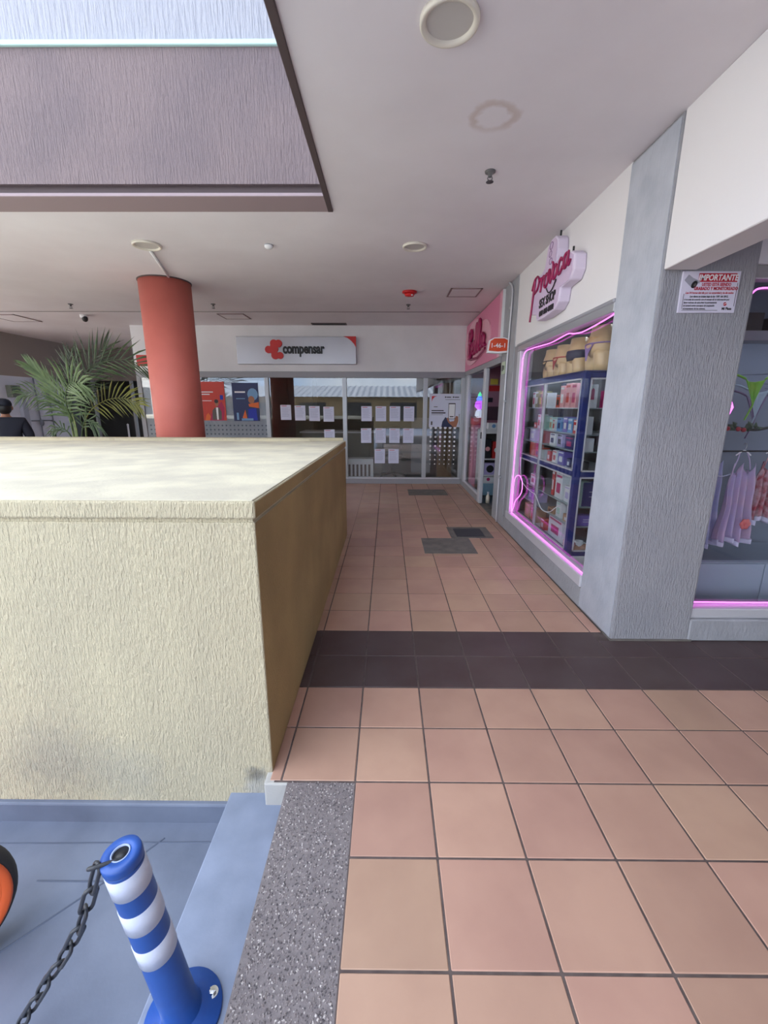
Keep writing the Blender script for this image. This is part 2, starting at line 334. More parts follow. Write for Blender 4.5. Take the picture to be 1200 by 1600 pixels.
# ------------------------------------------------------------------ ceiling and opening
Z = 2.94
mb = MB().box(-.418, 1.66, -6, 3.69, Z, Z + .2); mb.box(-9, 4.6, 3.69, 13.5, Z, Z + .2); mb.box(1.66, 5, -6, 3.69, Z, Z + .2)
mc = mat('ceiling_plaster_stained', (236, 231, 234), 0.8, c2=(228, 222, 225), vs_=1.3, bump=0.05, bs=25)
def stain(m):
    t = m.node_tree; n = t.nodes; l = t.links; b = n['Principled BSDF']
    old = b.inputs['Base Color'].links[0].from_socket
    g = n.new('ShaderNodeNewGeometry'); nz = n.new('ShaderNodeTexNoise'); nz.inputs['Scale'].default_value = 14; nz.inputs['Detail'].default_value = 6; l.new(g.outputs['Position'], nz.inputs['Vector'])
    va = n.new('ShaderNodeVectorMath'); va.operation = 'MULTIPLY_ADD'; va.inputs[1].default_value = (.07, .07, .07); l.new(nz.outputs['Color'], va.inputs[0]); l.new(g.outputs['Position'], va.inputs[2])
    vd = n.new('ShaderNodeVectorMath'); vd.operation = 'DISTANCE'; vd.inputs[1].default_value = (.575, 2.655, Z + .035); l.new(va.outputs[0], vd.inputs[0])
    r = n.new('ShaderNodeValToRGB'); e = r.color_ramp.elements; e[0].position = .075; e[0].color = (0, 0, 0, 1); e[1].position = .14; e[1].color = (0, 0, 0, 1)
    k = e.new(.098); k.color = (1, 1, 1, 1); k = e.new(.118); k.color = (.8, .8, .8, 1); l.new(vd.outputs['Value'], r.inputs[0])
    sp = n.new('ShaderNodeSeparateXYZ'); l.new(g.outputs['Position'], sp.inputs[0])
    mr = n.new('ShaderNodeMapRange'); mr.inputs[1].default_value = 2.64; mr.inputs[2].default_value = 2.60; l.new(sp.outputs[1], mr.inputs[0])
    m1 = n.new('ShaderNodeMapRange'); m1.inputs[1].default_value = 2.775; m1.inputs[2].default_value = 2.67; l.new(sp.outputs[1], m1.inputs[0])
    mm = n.new('ShaderNodeMath'); mm.operation = 'MULTIPLY'; l.new(r.outputs[0], mm.inputs[0]); l.new(m1.outputs[0], mm.inputs[1])
    m2 = n.new('ShaderNodeMath'); m2.operation = 'MULTIPLY'; m2.inputs[1].default_value = .5; l.new(mm.outputs[0], m2.inputs[0])
    mx = n.new('ShaderNodeMix'); mx.data_type = 'RGBA'; mx.inputs[7].default_value = lin((188, 164, 148)); l.new(old, mx.inputs[6]); l.new(m2.outputs[0], mx.inputs[0]); l.new(mx.outputs[2], b.inputs['Base Color'])
stain(mc)
ceiling = struct(mb.build('ceiling', mc))
bx('ceiling_seam', M_dkbrown, -9, 1.44, 7.272, 7.29, Z - .003, Z + .002, ceiling)
struct(bx('trim_2', mat('light_mauve_trim_paint', (156, 138, 141), .7), -9, -.418, 3.44, 3.69, Z - .012, Z + .010, bevel=.003))
struct(bx('trim_3', M_dkbrown, -.456, -.418, -6, 3.69, Z - .014, Z + .05, bevel=.003))
struct(bx('wall_fascia', M_brown, -9, -.418, 3.468, 3.70, Z + .075, 3.80))
struct(bx('trim_4', M_dkbrown, -9, -.418, 3.50, 3.66, Z + .005, Z + .09))
struct(bx('trim_5', M_mint, -9, -.418, 3.448, 3.72, 3.80, 3.83, bevel=.004))
struct(bx('wall_upper', M_upper, -9, -.418, 3.475, 3.75, 3.83, 8.5))
struct(bx('wall_upper_right', M_upper, -.42, 6, -6, 3.6, Z + .2, 8.5))  # storey out of view, raised so its shade covers ledge and parapet

# ------------------------------------------------------------------ right side walls
W = 1.48
struct(bx('wall_right_header', M_cream, W, W + .14, 3.03, 5.30, 2.17, Z))
struct(bx('wall_right_base', M_stucco_s, W - .005, W + .16, 3.03, 5.30, 0, .17, bevel=.01))
pil = thing('grey_pillar', (1.73, 2.8, 0), 'wide grey stucco pillar between the two lit shop windows', 'pillar')
MB().box(1.478, 1.99, 2.56, 3.045, 0, Z).build('shaft', M_stucco_g, pil, bevel=.012)
MB().box(1.4745, 1.480, 2.575, 3.03, 0.02, Z - .02).build('baked_side_face', mat('sky_lit_plaster', (184, 187, 196), .7, c2=(170, 174, 184), vs_=6, bump=.35, bs=1.0, bst=(50, 50, 18), bdist=.008), pil)  # paler, bluer left face; the sky light is put into its colour
MB().box(1.475, 2.01, 2.552, 2.66, 0, .012).build('foot_mortar', M_cement, pil)
pil2 = thing('grey_pillar', (1.55, 5.6, 0), 'narrow grey pillar with a conduit beside the pink shop doorway', 'pillar')
MB().box(1.472, 1.70, 5.30, 5.86, 0, Z).build('shaft', M_stucco_s, pil2, bevel=.008)
struct(bx('trim_6', M_cream, 1.48, 1.655, -6, 2.555, 2.215, Z, bevel=.004))     # white dropped beam
struct(bx('wall_front_header', M_white, 1.99, 5, 2.60, 2.76, 2.26, Z))
struct(bx('wall_front_base', M_stucco_s, 1.985, 5, 2.555, 2.74, 0, .155, bevel=.008))
# shop shells
struct(bx('wall_right_light_block', mat('taupe_wall', (150, 140, 136), .8), 3.6, 3.75, -6, 2.55, 0, Z))  # out of view, added to block daylight from the right
struct(bx('wall_shop_right', M_dark, 4.5, 4.6, 2.75, 8.45, 0, Z))
struct(bx('wall_shop_partition', M_dark, 1.70, 4.5, 5.50, 5.62, 0, Z))
struct(bx('wall_pink_shop', mat('rose_interior_wall', (176, 128, 140), .7), W + .01, 4.5, 8.36, 8.44, 0, Z))
struct(bx('shop_floor', M_darkfloor, W, 5, 2.6, 8.45, -.01, .004))

# ------------------------------------------------------------------ back wall
B = 8.45
struct(bx('wall_back', M_white, -4.76, W, B, B + .12, 2.13, Z))
struct(bx('wall_back_left_jamb', M_framegrey, -4.76, -4.68, B, B + .3, 0, 2.13))
struct(bx('wall_office_left', M_white, -4.76, -4.66, B + .1, 12.4, 0, Z))
struct(bx('wall_office_back', mat('grey_interior_wall', (98, 96, 90), .8), -4.7, 1.75, 12.3, 12.4, 0, Z))
struct(bx('wall_office_right', mat('grey_interior_wall', (98, 96, 90), .8), W + .02, W + .12, B + .12, 12.3, 0, Z))
struct(bx('office_floor', M_darkfloor, -4.66, W + .02, B, 12.3, -.01, .003))
# far left
struct(bx('wall_left', mat('taupe_wall', (150, 140, 136), .8), -7.95, -7.8, 8.5, 10.9, 2.09, Z))
struct(bx('wall_left_lower', mat('white_blue_wall', (205, 210, 226), .6), -7.95, -7.8, 8.5, 10.75, 0, 2.09))
struct(bx('wall_far_back', mat('taupe_wall', (150, 140, 136), .8), -9, -4.7, 12.0, 12.12, 2.15, Z))
struct(bx('wall_left_end', mat('dark_slate', (78, 82, 88), .6), -7.95, -7.72, 10.75, 10.95, 0, 2.09))
struct(bx('wall_far_left', M_dark, -9, -8.9, 8.5, 13.3, 0, Z))

# ------------------------------------------------------------------ office glazing (back wall)
def glazing_member(m, x0, x1, z0, z1, par, name='mullion', y0=B - .02, y1=B + .06): return bx(name, m, x0, x1, y0, y1, z0, z1, par, bevel=.004)
w1 = bpy.data.objects.new('window_1', None); COL.objects.link(w1); place(w1, (-1.6, B, 0), None); w1['kind'] = 'structure'
glazing_member(M_framegrey, -4.68, W, 2.02, 2.13, w1, 'head_rail', B - .03)
glazing_member(M_framegrey, -4.68, W, 0, .10, w1, 'base_panel', B - .015)
glazing_member(M_alu_w, -4.68, W - .05, .10, .125, w1, 'bottom_rail', B - .03)
for xa, xb in ((-2.33, -2.255), (-.855, -.775), (.685, .765), (1.40, 1.48)):
    glazing_member(M_alu, xa, xb, .10, 2.03, w1, 'mullion', B - .025)
for xa, xb in ((-4.68, -2.33), (-2.255, -.855), (-.775, .685), (.765, 1.40)):
    bx('pane', M_glassB, xa, xb, B + .012, B + .018, .12, 2.03, w1)
film = bx('frosted_film', mat('frosted_film', (176, 184, 196), .6, c2=(160, 168, 182), vs_=3), -4.68, -2.335, B + .022, B + .026, .12, 1.97, w1)
mb = MB()
for i in range(30):
    for j in range(9):
        x, z = -4.6 + i * .0775, 1.13 - j * .082
        if z > .2: mb.lathe([(.016, 0), (.016, .003)], wall_back_M(x, B + .010, z), 8)
o = mb.build('film_dot', mat('film_dot_grey', (96, 104, 116), .6), w1); o['kind'] = 'stuff'
mb = MB()
for i in range(6):
    for j in range(9):
        r = .027 - j * .0021
        mb.lathe([(r, 0), (r, .003)], wall_back_M(.845 + i * .093, B + .010, 1.10 - j * .088), 10)
o = mb.build('vinyl_dot', M_whiteprint, w1); o['kind'] = 'stuff'
MB().cyl((1.37, B - .06, 1.16), (1.37, B - .06, 1.36), .012).build('pull_handle', M_alu_w, w1, smooth=True)

# posters on the glass
def poster(loc, wd, ht, m, label, parts):
    x, z = loc
    t = thing('poster', (x, B - .006, z - ht / 2), label, 'poster', None)
    bx('sheet', m, x - wd / 2, x + wd / 2, B + .004, B + .009, z - ht / 2, z + ht / 2, t)
    for k_, (nm, pm, poly) in enumerate(parts):
        MB().prism([(x + (px - .5) * wd, z + (.5 - py) * ht) for px, py in poly], .0015 + .0005 * k_, wall_back_M(0, B + .0045, 0)).build(nm, pm, t)
    return t
def circ(cx, cy, rx, ry, n=14, a0=0, a1=2 * PI): return [(cx + rx * math.cos(a0 + (a1 - a0) * i / n), cy + ry * math.sin(a0 + (a1 - a0) * i / n)) for i in range(n + (0 if a1 - a0 > 6.2 else 1))]
def bar(x0, x1, y0, y1): return [(x0, y0), (x1, y0), (x1, y1), (x0, y1)]
M_pr = mat('poster_red', (204, 62, 48), .45); M_pb = mat('poster_navy', (28, 40, 92), .45); M_skin = mat('printed_skin', (170, 112, 84), .6)
M_pgrey = mat('printed_grey_suit', (96, 88, 84), .6); M_pmag = mat('printed_magenta', (176, 40, 84), .6); M_porg = mat('printed_orange', (226, 110, 52), .6); M_pblue = mat('printed_blue', (34, 52, 170), .6); M_plb = mat('printed_light_blue', (120, 160, 200), .6)
poster((-3.37, 1.585), .52, .72, M_pr, 'red poster with a figure in a grey suit on the frosted office glass', [
    ('print_patch', M_porg, [(.2, 1), (.26, .86), (.34, .8), (.5, .98), (.5, 1)]), ('print_patch', M_pmag, [(.38, 1), (.46, .82), (.86, .5), (.96, .66), (.9, 1)]),
    ('print_figure', M_pgrey, [(.48, .98), (.5, .74), (.6, .66), (.76, .66), (.84, .78), (.82, .98)]), ('print_head', M_skin, circ(.68, .55, .07, .085)), ('print_hair', M_charcoal, circ(.67, .50, .075, .05)),
    ('print_shirt', M_whiteprint, [(.64, .66), (.72, .66), (.71, .98), (.65, .98)]), ('print_box', M_pblue, bar(.82, .93, .34, .46)),
    ('print_line', M_whiteprint, bar(.12, .58, .25, .275)), ('print_line', M_whiteprint, bar(.12, .45, .31, .335)), ('print_line', M_whiteprint, bar(.14, .5, .48, .495))])
poster((-2.715, 1.572), .50, .71, M_pb, 'navy poster with a child in orange on the frosted office glass', [
    ('print_patch', M_plb, circ(.78, .30, .2, .16)), ('print_head', M_skin, circ(.72, .44, .12, .1)), ('print_arm', M_porg, [(.6, .55), (1, .5), (1, .66), (.62, .62)]), ('print_body', M_pblue, [(.55, .98), (.58, .68), (.88, .66), (.92, .98)]),
    ('print_triangle', M_porg, [(.34, .92), (.46, .70), (.52, .95)]), ('print_table', M_plb, bar(.3, .75, .93, .99)), ('print_line', M_whiteprint, bar(.1, .5, .22, .26)), ('print_line', M_plb, bar(.14, .48, .40, .42)), ('print_line', M_plb, bar(.12, .2, .78, .97))])
M_pw = mat('poster_white', (214, 216, 232), .5)
poster((1.105, 1.425), .60, .62, M_pw, 'white poster of a hand holding a phone on the narrow office pane', [
    ('print_leaf', M_redprint, [(.07, .07), (.24, .07)] + [(.24 - .17 * math.sin(t), .07 + .2 * math.sin(t) * 0 + .2 * (1 - math.cos(t)) ) for t in (0.5, 1.0, 1.4)] + [(.07, .27)]),
    ('print_sleeve', mat('printed_slate', (44, 52, 84), .6), [(.40, 1), (.43, .84), (.52, .70), (.62, .76), (.78, 1)]), ('print_hand', M_skin, [(.56, .74), (.62, .7), (.66, .84), (.80, .82), (.86, .66), (.93, .68), (.94, .82), (.88, 1), (.78, 1), (.62, .86)]),
    ('print_phone', M_charcoal, bar(.61, .83, .28, .76)), ('print_screen', M_whiteprint, bar(.625, .815, .31, .745)), ('print_line', M_charcoal, bar(.66, .78, .67, .70)),
    ('print_line', M_charcoal, bar(.07, .46, .49, .52)), ('print_line', M_charcoal, bar(.07, .52, .555, .59)), ('print_line', M_pgrey, bar(.07, .44, .62, .632)), ('print_line', M_pgrey, bar(.14, .26, .38, .40)),
    ('print_logo', M_charcoal, circ(.505, .10, .022, .022)), ('print_line', M_charcoal, bar(.54, .68, .09, .115)), ('print_logo', M_charcoal, circ(.755, .10, .022, .022)), ('print_line', M_charcoal, bar(.79, .93, .09, .115)), ('print_line', M_pgrey, bar(.5, .97, .17, .18)), ('print_line', M_pgrey, bar(.06, .11, .83, .94))])
# letter-size papers
def paper(x, z, label):
    t = thing('paper_sheet', (x, B + .006, z - .14), label, 'paper', 'papers taped to the office glass')
    bx('sheet', M_paper, x - .102, x + .102, B + .005, B + .009, z - .14, z + .14, t)
    o = MB()
    for q in range(9):
        zz = z + .085 - q * .02
        o.box(x - .078, x + R.uniform(.04, .08), B + .0035, B + .0055, zz, zz + .004)
    k = o.build('printed_lines', mat('faint_print', (150, 152, 180), .7), t); k['kind'] = 'stuff'
    bx('red_header', M_redprint, x - .08, x + .02, B + .0035, B + .0055, z + .115, z + .124, t)
ordn = ['leftmost', 'second from left', 'third from left', 'rightmost']
for i, x in enumerate((-1.955, -1.68, -1.405, -1.13)): paper(x, 1.38 - .01 * i, 'white letter sheet, %s of the four across the middle office pane' % ordn[i])
paper(-1.125, .92, 'white letter sheet alone below the row on the middle office pane')
for i, x in enumerate((-.40, -.125, .145, .415)): paper(x, 1.36, 'white letter sheet in the top row of the wide right office pane, %s' % ordn[i])
for i, x in enumerate((-.41, -.13, .14, .41)): paper(x, .945, 'white letter sheet in the second row of the wide right office pane, %s' % ordn[i])
paper(-.145, .545, 'white letter sheet in the lowest row of the wide right office pane, left one')
paper(.125, .545, 'white letter sheet in the lowest row of the wide right office pane, right one')

# office sign
t = thing('office_sign', (-1.68, B, 2.25), 'silver signboard with a red clustered emblem and black lettering above the office glass', 'sign')
x0, x1, z0, z1 = -2.785, -.58, 2.255, 2.735
MB().box(x0, x1, B - .09, B, z0, z1).build('sign_board', mat('brushed_silver', (188, 188, 194), .35, .35), t, bevel=.006)
M = wall_back_M(0, B - .09, 0)
zx = lambda a: x0 + (a - 72) * (x1 - x0) / 1054.0
zz_ = lambda b: z1 - (b - 150) * (z1 - z0) / 250.0
lo = thing  # alias
mb = MB()
for i, (a, b, r) in enumerate(((405, 213, 33), (446, 214, 32), (356, 268, 31), (408, 262, 34), (412, 320, 34), (456, 322, 29), (395, 240, 24), (400, 295, 24), (428, 214, 26), (434, 322, 26))):
    mb.lathe([(r * .00209, -.002 - i * .0004), (r * .00209, .022 + i * .0003)], M @ Matrix.Translation((zx(a), zz_(b), 0)), 24)
mb.build('emblem', M_redprint, t)
text('compensar', .245, M_black, t, M @ Matrix.Translation(((zx(472) + zx(855)) / 2, zz_(262), .012)), ext=.012, off=.008, sx_=.70)
MB().prism([(x1 - .0, z1 + .004), (x1 - .23, z1 + .004), (x1 - .16, z1 - .022), (x1 - .09, z1 - .07), (x1 - .035, z1 - .13), (x1 - .0, z1 - .19)], .012, M).build('red_corner', M_redprint, t)

# office interior seen through the glass
t = thing('reception_counter', (-.5, 9.9, 0), 'grey office counter behind the papered glass', 'counter')
MB().box(-1.9, -.1, 9.7, 10.3, 0.003, .92).build('counter_body', mat('grey_laminate', (116, 116, 112), .5), t, bevel=.006)
MB().box(-1.95, -.05, 9.65, 10.35, .92, .95).build('counter_top', M_shelf, t, bevel=.004)
t = thing('air_heater', (-.5, 8.75, 0), 'low white cabinet with grille slots at the foot of the office glass', 'cabinet')
MB().box(-.9, -.28, 8.62, 8.95, 0.003, .47).build('cabinet_body', M_shelf, t, bevel=.006)
for k in range(6): MB().box(-.78 + k * .08, -.74 + k * .08, 8.614, 8.625, .12, .36).build('slot', M_pgrey, t)
t = thing('tall_cupboard', (-1.95, 10.8, 0), 'tall olive grey cupboard inside the office at left', 'cupboard')
MB().box(-2.9, -1.75, 10.4, 11.0, 0.003, 2.3).build('cupboard_body', mat('olive_laminate', (92, 92, 84), .5), t, bevel=.006)
for xx in (-2.9, -2.33): MB().box(xx + .012, xx + .56, 10.38, 10.40, .05, 2.26).build('cupboard_door', mat('olive_laminate', (92, 92, 84), .5), t, bevel=.003)
t = thing('office_door', (1.0, 9.6, 0), 'brown wooden door standing open inside the narrow office pane', 'door')
MB().box(1.08, 1.40, 9.3, 9.34, 0.003, 1.98).build('door_leaf', mat('brown_veneer', (120, 92, 58), .5), t, bevel=.004)
MB().cyl((1.13, 9.27, .95), (1.24, 9.27, .95), .012).build('lever_handle', M_chrome, t, smooth=True)
t = thing('partition_screen', (.8, 9.8, 0), 'pale grey half height office partition behind the narrow pane', 'partition')
MB().box(.55, 1.0, 9.9, 9.94, 0.003, 1.25).build('screen_panel', mat('pale_grey_fabric', (150, 152, 158), .8), t, bevel=.006)
t = thing('office_chair', (.1, 9.3, 0), 'black office chair behind the lowest papers on the glass', 'chair')
for k in range(5):
    a = k * 2 * PI / 5; MB().tube([(.1, 9.3, .09), (.1 + .27 * math.cos(a), 9.3 + .27 * math.sin(a), .055)], .018).build('base_arm', M_black, t)
    MB().ell((.1 + .27 * math.cos(a), 9.3 + .27 * math.sin(a), .033), (.03, .03, .03)).build('caster', M_black, t, smooth=True)
MB().cyl((.1, 9.3, .09), (.1, 9.3, .44), .025).build('gas_post', M_steel, t, smooth=True)
MB().box(-.13, .33, 9.07, 9.53, .44, .52).build('seat', M_black, t, bevel=.03, seg=2)
MB().box(-.11, .31, 9.50, 9.56, .60, 1.08).build('backrest', M_black, t, bevel=.025, seg=2)
MB().tube([(.1, 9.5, .47), (.1, 9.58, .5), (.1, 9.57, .7)], .018).build('back_bracket', M_steel, t)
t = thing('office_fill_lamp', (-.8, 9.6, 2.90), 'fill lamp added flush to the ceiling inside the office', 'ceiling lamp')
MB().box(-1.1, -.5, 9.45, 9.75, 2.90, 2.94).build('diffuser', mat('office_fill_glow', (255, 244, 228), .5, emit=.7), t)  # no such lamp in sight; added to light the office

# ------------------------------------------------------------------ side window of the adult shop (right wall)
w2 = bpy.data.objects.new('window_2', None); COL.objects.link(w2); place(w2, (W, 4.05, 0.17), None); w2['kind'] = 'structure'
bx('head_frame', M_alu, W - .012, W + .07, 3.03, 5.14, 2.10, 2.172, w2, bevel=.01, seg=2)
bx('head_bead', M_framegrey, W - .02, W + .02, 3.03, 5.16, 2.155, 2.185, w2, bevel=.008)
bx('sill', M_alu_w, W - .02, W + .08, 3.03, 5.14, .17, .262, w2, bevel=.006)
bx('jamb', M_alu_w, W - .012, W + .07, 5.03, 5.14, .26, 2.10, w2, bevel=.004)
bx('jamb', M_framegrey, W, W + .07, 5.14, 5.31, .0, 2.18, w2, bevel=.004)
bx('pane', M_glass, W + .042, W + .048, 3.03, 5.03, .26, 2.10, w2)
# neon around it
t = thing('neon_tube', (W + .01, 4.2, .27), 'magenta neon tube framing the side shop window, looped at its lower corner', 'neon light')
Xn = W + .012
pts = [(3.00, 2.11), (3.03, 2.10), (3.163, 2.082), (3.418, 2.062), (3.56, 2.058), (3.70, 2.072), (3.80, 2.086), (4.0, 2.076), (4.196, 2.068), (4.45, 2.076), (4.7, 2.084), (4.87, 2.085), (4.94, 2.072), (4.985, 2.03), (5.0, 1.95), (5.005, 1.75), (5.0, 1.40), (4.99, 1.2), (5.02, 1.05), (5.03, .73), (5.01, .31), (4.98, .272)]
MB().tube(cat_rom([(Xn, a, b) for a, b in pts], 4), .0046, 8).build('tube_run', M_neon, t, smooth=True)
MB().tube([(Xn, y, .270) for y in (4.98, 4.5, 4.0, 3.5, 3.03)], .0046, 8).build('tube_run', M_neon, t, smooth=True)
MB().tube(cat_rom([(Xn + .004, a, b) for a, b in [(4.985, .285), (4.93, .36), (4.88, .44), (4.75, .52), (4.68, .60), (4.70, .70), (4.82, .745), (4.95, .70), (5.0, .60), (5.0, .45), (4.99, .29)]], 5), .0046, 8).build('tube_loop', M_neon, t, smooth=True)

# display cabinet inside
CX, CY0, CY1, CZ0, CZ1, CXR = 1.60, 3.64, 5.28, .16, 1.775, 2.10
cab = thing('display_cabinet', (1.85, 4.45, 0), 'navy framed glass display cabinet full of boxes behind the side window', 'cabinet')
fr = .028
def cb(n, m, a): return bx(n, m, *a, parent=cab, bevel=.003)
for y in (CY0, CY1 - .05):
    for x in (CX, CXR - .05): cb('corner_post', M_navy, (x, x + .05, y, y + .05, .16, CZ1))
for z in (.20, .915, CZ1 - .045):
    cb('side_rail', M_navy, (CX + .004, CX + .046, CY0 + .05, CY1 - .05, z - .0, z + .045)); cb('end_rail', M_navy, (CX + .05, CXR - .05, CY0 + .004, CY0 + .046, z, z + .045))
cb('cabinet_top', M_navy, (CX - .003, CXR, CY0 - .003, CY1, CZ1, CZ1 + .012))
for z0_, z1_ in ((.245, .915), (.96, CZ1 - .045)):          # pale trim round each glass
    for ya, yb in ((CY0 + .05, 4.53), (4.545, CY1 - .05)):
        for a in ((ya, ya + .012, z0_, z1_), (yb - .012, yb, z0_, z1_), (ya, yb, z0_, z0_ + .012), (ya, yb, z1_ - .012, z1_)): bx('glass_trim', M_alu_w, CX - .004, CX + .012, *a, parent=cab)
    for a in ((CX + .05, CX + .062, z0_, z1_), (CXR - .062, CXR - .05, z0_, z1_), (CX + .05, CXR - .05, z0_, z0_ + .012), (CX + .05, CXR - .05, z1_ - .012, z1_)): bx('glass_trim', M_alu_w, a[0], a[1], CY0 - .004, CY0 + .012, a[2], a[3], parent=cab)
    bx('cabinet_pane', M_glass2, CX + .014, CX + .018, CY0 + .05, CY1 - .05, z0_, z1_, parent=cab)
    bx('cabinet_pane', M_glass2, CX + .05, CXR - .05, CY0 + .014, CY0 + .018, z0_, z1_, parent=cab)
cb('sliding_stile', M_alu, (CX - .008, CX + .02, 4.52, 4.555, .245, CZ1 - .045))
cb('cabinet_base', M_shelf, (CX, CXR, CY0, CY1, .06, .20)); cb('cabinet_floor', M_shelf, (CX + .02, CXR, CY0 + .02, CY1 - .02, .20, .232))
cb('cabinet_back', mat('cabinet_back_grey', (92, 92, 98), .6), (CXR - .012, CXR, CY0 + .02, CY1, .2, CZ1))
cb('cabinet_foot', M_dark, (CX + .05, CXR, CY0 + .05, CY1 - .05, .004, .06))
SH = {'floor shelf': .232, 'low glass shelf': .46, 'middle glass shelf': .64, 'dividing shelf': .96, 'third upper shelf': 1.125, 'second upper shelf': 1.27, 'top shelf': 1.492}
for k, z in SH.items():
    if k in ('floor shelf',): continue
    cb('shelf', M_shelf if k == 'dividing shelf' else mat('glass_shelf_edge', (150, 168, 172), .3), (CX + .03, CXR - .02, CY0 + .055, CY1 - .055, z - .010, z - .001))
PAL = {'pale pink': (226, 160, 166), 'white': (226, 228, 232), 'red': (196, 46, 48), 'sky blue': (110, 160, 210), 'olive': (128, 122, 60), 'violet': (110, 96, 180), 'mint': (178, 214, 204), 'navy': (40, 48, 110), 'magenta': (190, 50, 110), 'black': (38, 36, 42), 'tan': (190, 150, 116), 'lilac': (186, 176, 220), 'orange red': (206, 72, 44), 'yellow': (214, 196, 84)}
items = {  # shelf: (y from near to far, width, height, colour, print colour)
 'top shelf': [(3.74, .07, .15, 'mint', 'sky blue'), (3.83, .07, .17, 'sky blue', 'navy'), (3.95, .10, .21, 'pale pink', 'magenta'), (4.07, .10, .215, 'pale pink', 'red'), (4.20, .09, .20, 'pale pink', 'white'), (4.33, .09, .12, 'orange red', 'black'), (4.66, .07, .15, 'white', 'olive'), (4.78, .08, .17, 'olive', 'yellow'), (4.90, .08, .18, 'olive', 'white'), (5.03, .08, .17, 'white', 'magenta')],
 'second upper shelf': [(3.75, .08, .15, 'white', 'lilac'), (3.86, .09, .12, 'red', 'white'), (3.98, .10, .13, 'sky blue', 'white'), (4.10, .09, .14, 'violet', 'white'), (4.22, .10, .13, 'sky blue', 'navy'), (4.34, .06, .11, 'white', 'red'), (4.43, .07, .13, 'mint', 'tan'), (4.68, .08, .14, 'mint', 'white'), (4.80, .08, .15, 'white', 'red'), (4.93, .08, .06, 'red', 'white')],
 'third upper shelf': [(3.78, .15, .115, 'white', 'black'), (3.97, .18, .11, 'navy', 'magenta'), (4.19, .12, .12, 'lilac', 'black'), (4.36, .13, .12, 'white', 'navy'), (4.68, .10, .13, 'red', 'white'), (4.95, .17, .135, 'lilac', 'white')],
 'dividing shelf': [(3.80, .08, .07, 'black', 'white'), (3.95, .07, .08, 'navy', 'white'), (4.12, .13, .13, 'violet', 'white'), (4.28, .10, .12, 'white', 'red'), (4.42, .08, .10, 'red', 'white'), (4.66, .07, .09, 'white', 'black'), (4.80, .10, .10, 'orange red', 'black'), (4.95, .13, .15, 'orange red', 'red')],
 'middle glass shelf': [(3.76, .10, .22, 'mint', 'tan'), (3.90, .12, .15, 'white', 'lilac'), (4.08, .16, .24, 'white', 'magenta'), (4.24, .06, .25, 'red', 'white'), (4.70, .06, .22, 'black', 'violet'), (4.83, .14, .12, 'white', 'magenta')],
 'low glass shelf': [(3.84, .16, .07, 'tan', 'white'), (4.04, .12, .15, 'white', 'mint'), (4.22, .16, .05, 'tan', 'black'), (4.72, .08, .10, 'lilac', 'violet'), (4.88, .12, .12, 'violet', 'lilac')],
 'floor shelf': [(3.80, .12, .06, 'pale pink', 'tan'), (4.10, .34, .20, 'white', 'magenta'), (4.40, .09, .12, 'red', 'white'), (4.72, .14, .15, 'tan', 'red'), (4.92, .16, .17, 'tan', 'pale pink')]}
NUM = ['nearest the blue corner post', 'second from the blue corner post', 'third from the blue corner post', 'fourth from the blue corner post', 'fifth from the blue corner post', 'sixth from the blue corner post', 'seventh from the blue corner post', 'eighth from the blue corner post', 'ninth from the blue corner post', 'tenth from the blue corner post']
def pm(c): return mat('carton_' + c.replace(' ', '_'), PAL[c], .45)
for sh, li in items.items():
    for i, (y, wd, ht, c, p) in enumerate(li):
        y += (CY0 + .05 + .06 - 3.74) * .5; z = SH[sh] - .001; dp = R.uniform(.08, .14); xa = CX + .05 + R.uniform(0, .02)
        t = thing('carton', (xa + dp / 2, y, z), '%s carton on the cabinet %s, %s' % (c, sh, NUM[i]), 'box', 'cartons on the ' + sh)
        bx('carton_body', pm(c), xa, xa + dp, y - wd / 2, y + wd / 2, z, z + ht, t, bevel=.002)
        bx('front_print', pm(p), xa - .0012, xa, y - wd * .28, y + wd * .28, z + ht * .22, z + ht * .62, t)
        if ht > .1: bx('front_stripe', pm(p), xa - .0012, xa, y - wd * .42, y + wd * .42, z + ht * .84, z + ht * .93, t)
# end-glass goods
for x, wd, z, ht, c, p, lb in ((1.705, .085, 1.52, .16, 'white', 'magenta', 'white carton with a magenta print hung behind the near end glass'), (1.83, .07, 1.50, .13, 'magenta', 'pale pink', 'magenta carton beside the white one behind the near end glass')):
    t = thing('carton', (x, CY0 + .06, z), lb, 'box')
    bx('carton_body', pm(c), x - wd / 2, x + wd / 2, CY0 + .058, CY0 + .11, SH['top shelf'] - .001, z + ht, t, bevel=.002)
    mb = MB().prism([(-.014, -.05), (.014, -.05), (.012, .03), (0, .045), (-.012, .03)], .0015, wall_back_M(x, CY0 + .058, z + ht * .55)); mb.build('front_print', pm(p), t)
for x, z, wd, ht, c, lb in ((1.82, .66, .20, .22, 'navy', 'navy gift bag with a printed grid on the middle shelf at the near end'), (1.80, .47, .24, .10, 'violet', 'violet pouch lying on the low shelf at the near end')):
    t = thing('gift_bag', (x, CY0 + .1, z), lb, 'bag')
    zb = .639 if z > .6 else .459
    MB().box(x - wd / 2, x + wd / 2, CY0 + .07, CY0 + .15, zb, zb + ht).build('bag_body', pm(c), t, bevel=.01)
    for k in range(2):
        MB().box(x - wd * .2, x + wd * .2, CY0 + .068, CY0 + .071, zb + ht * (.4 + .2 * k), zb + ht * (.4 + .2 * k) + .004).build('printed_line', M_whiteprint, t)
t = thing('handcuff_mug', (1.76, CY0 + .12, .23), 'white mug with a handle on the cabinet floor at the near end', 'mug')
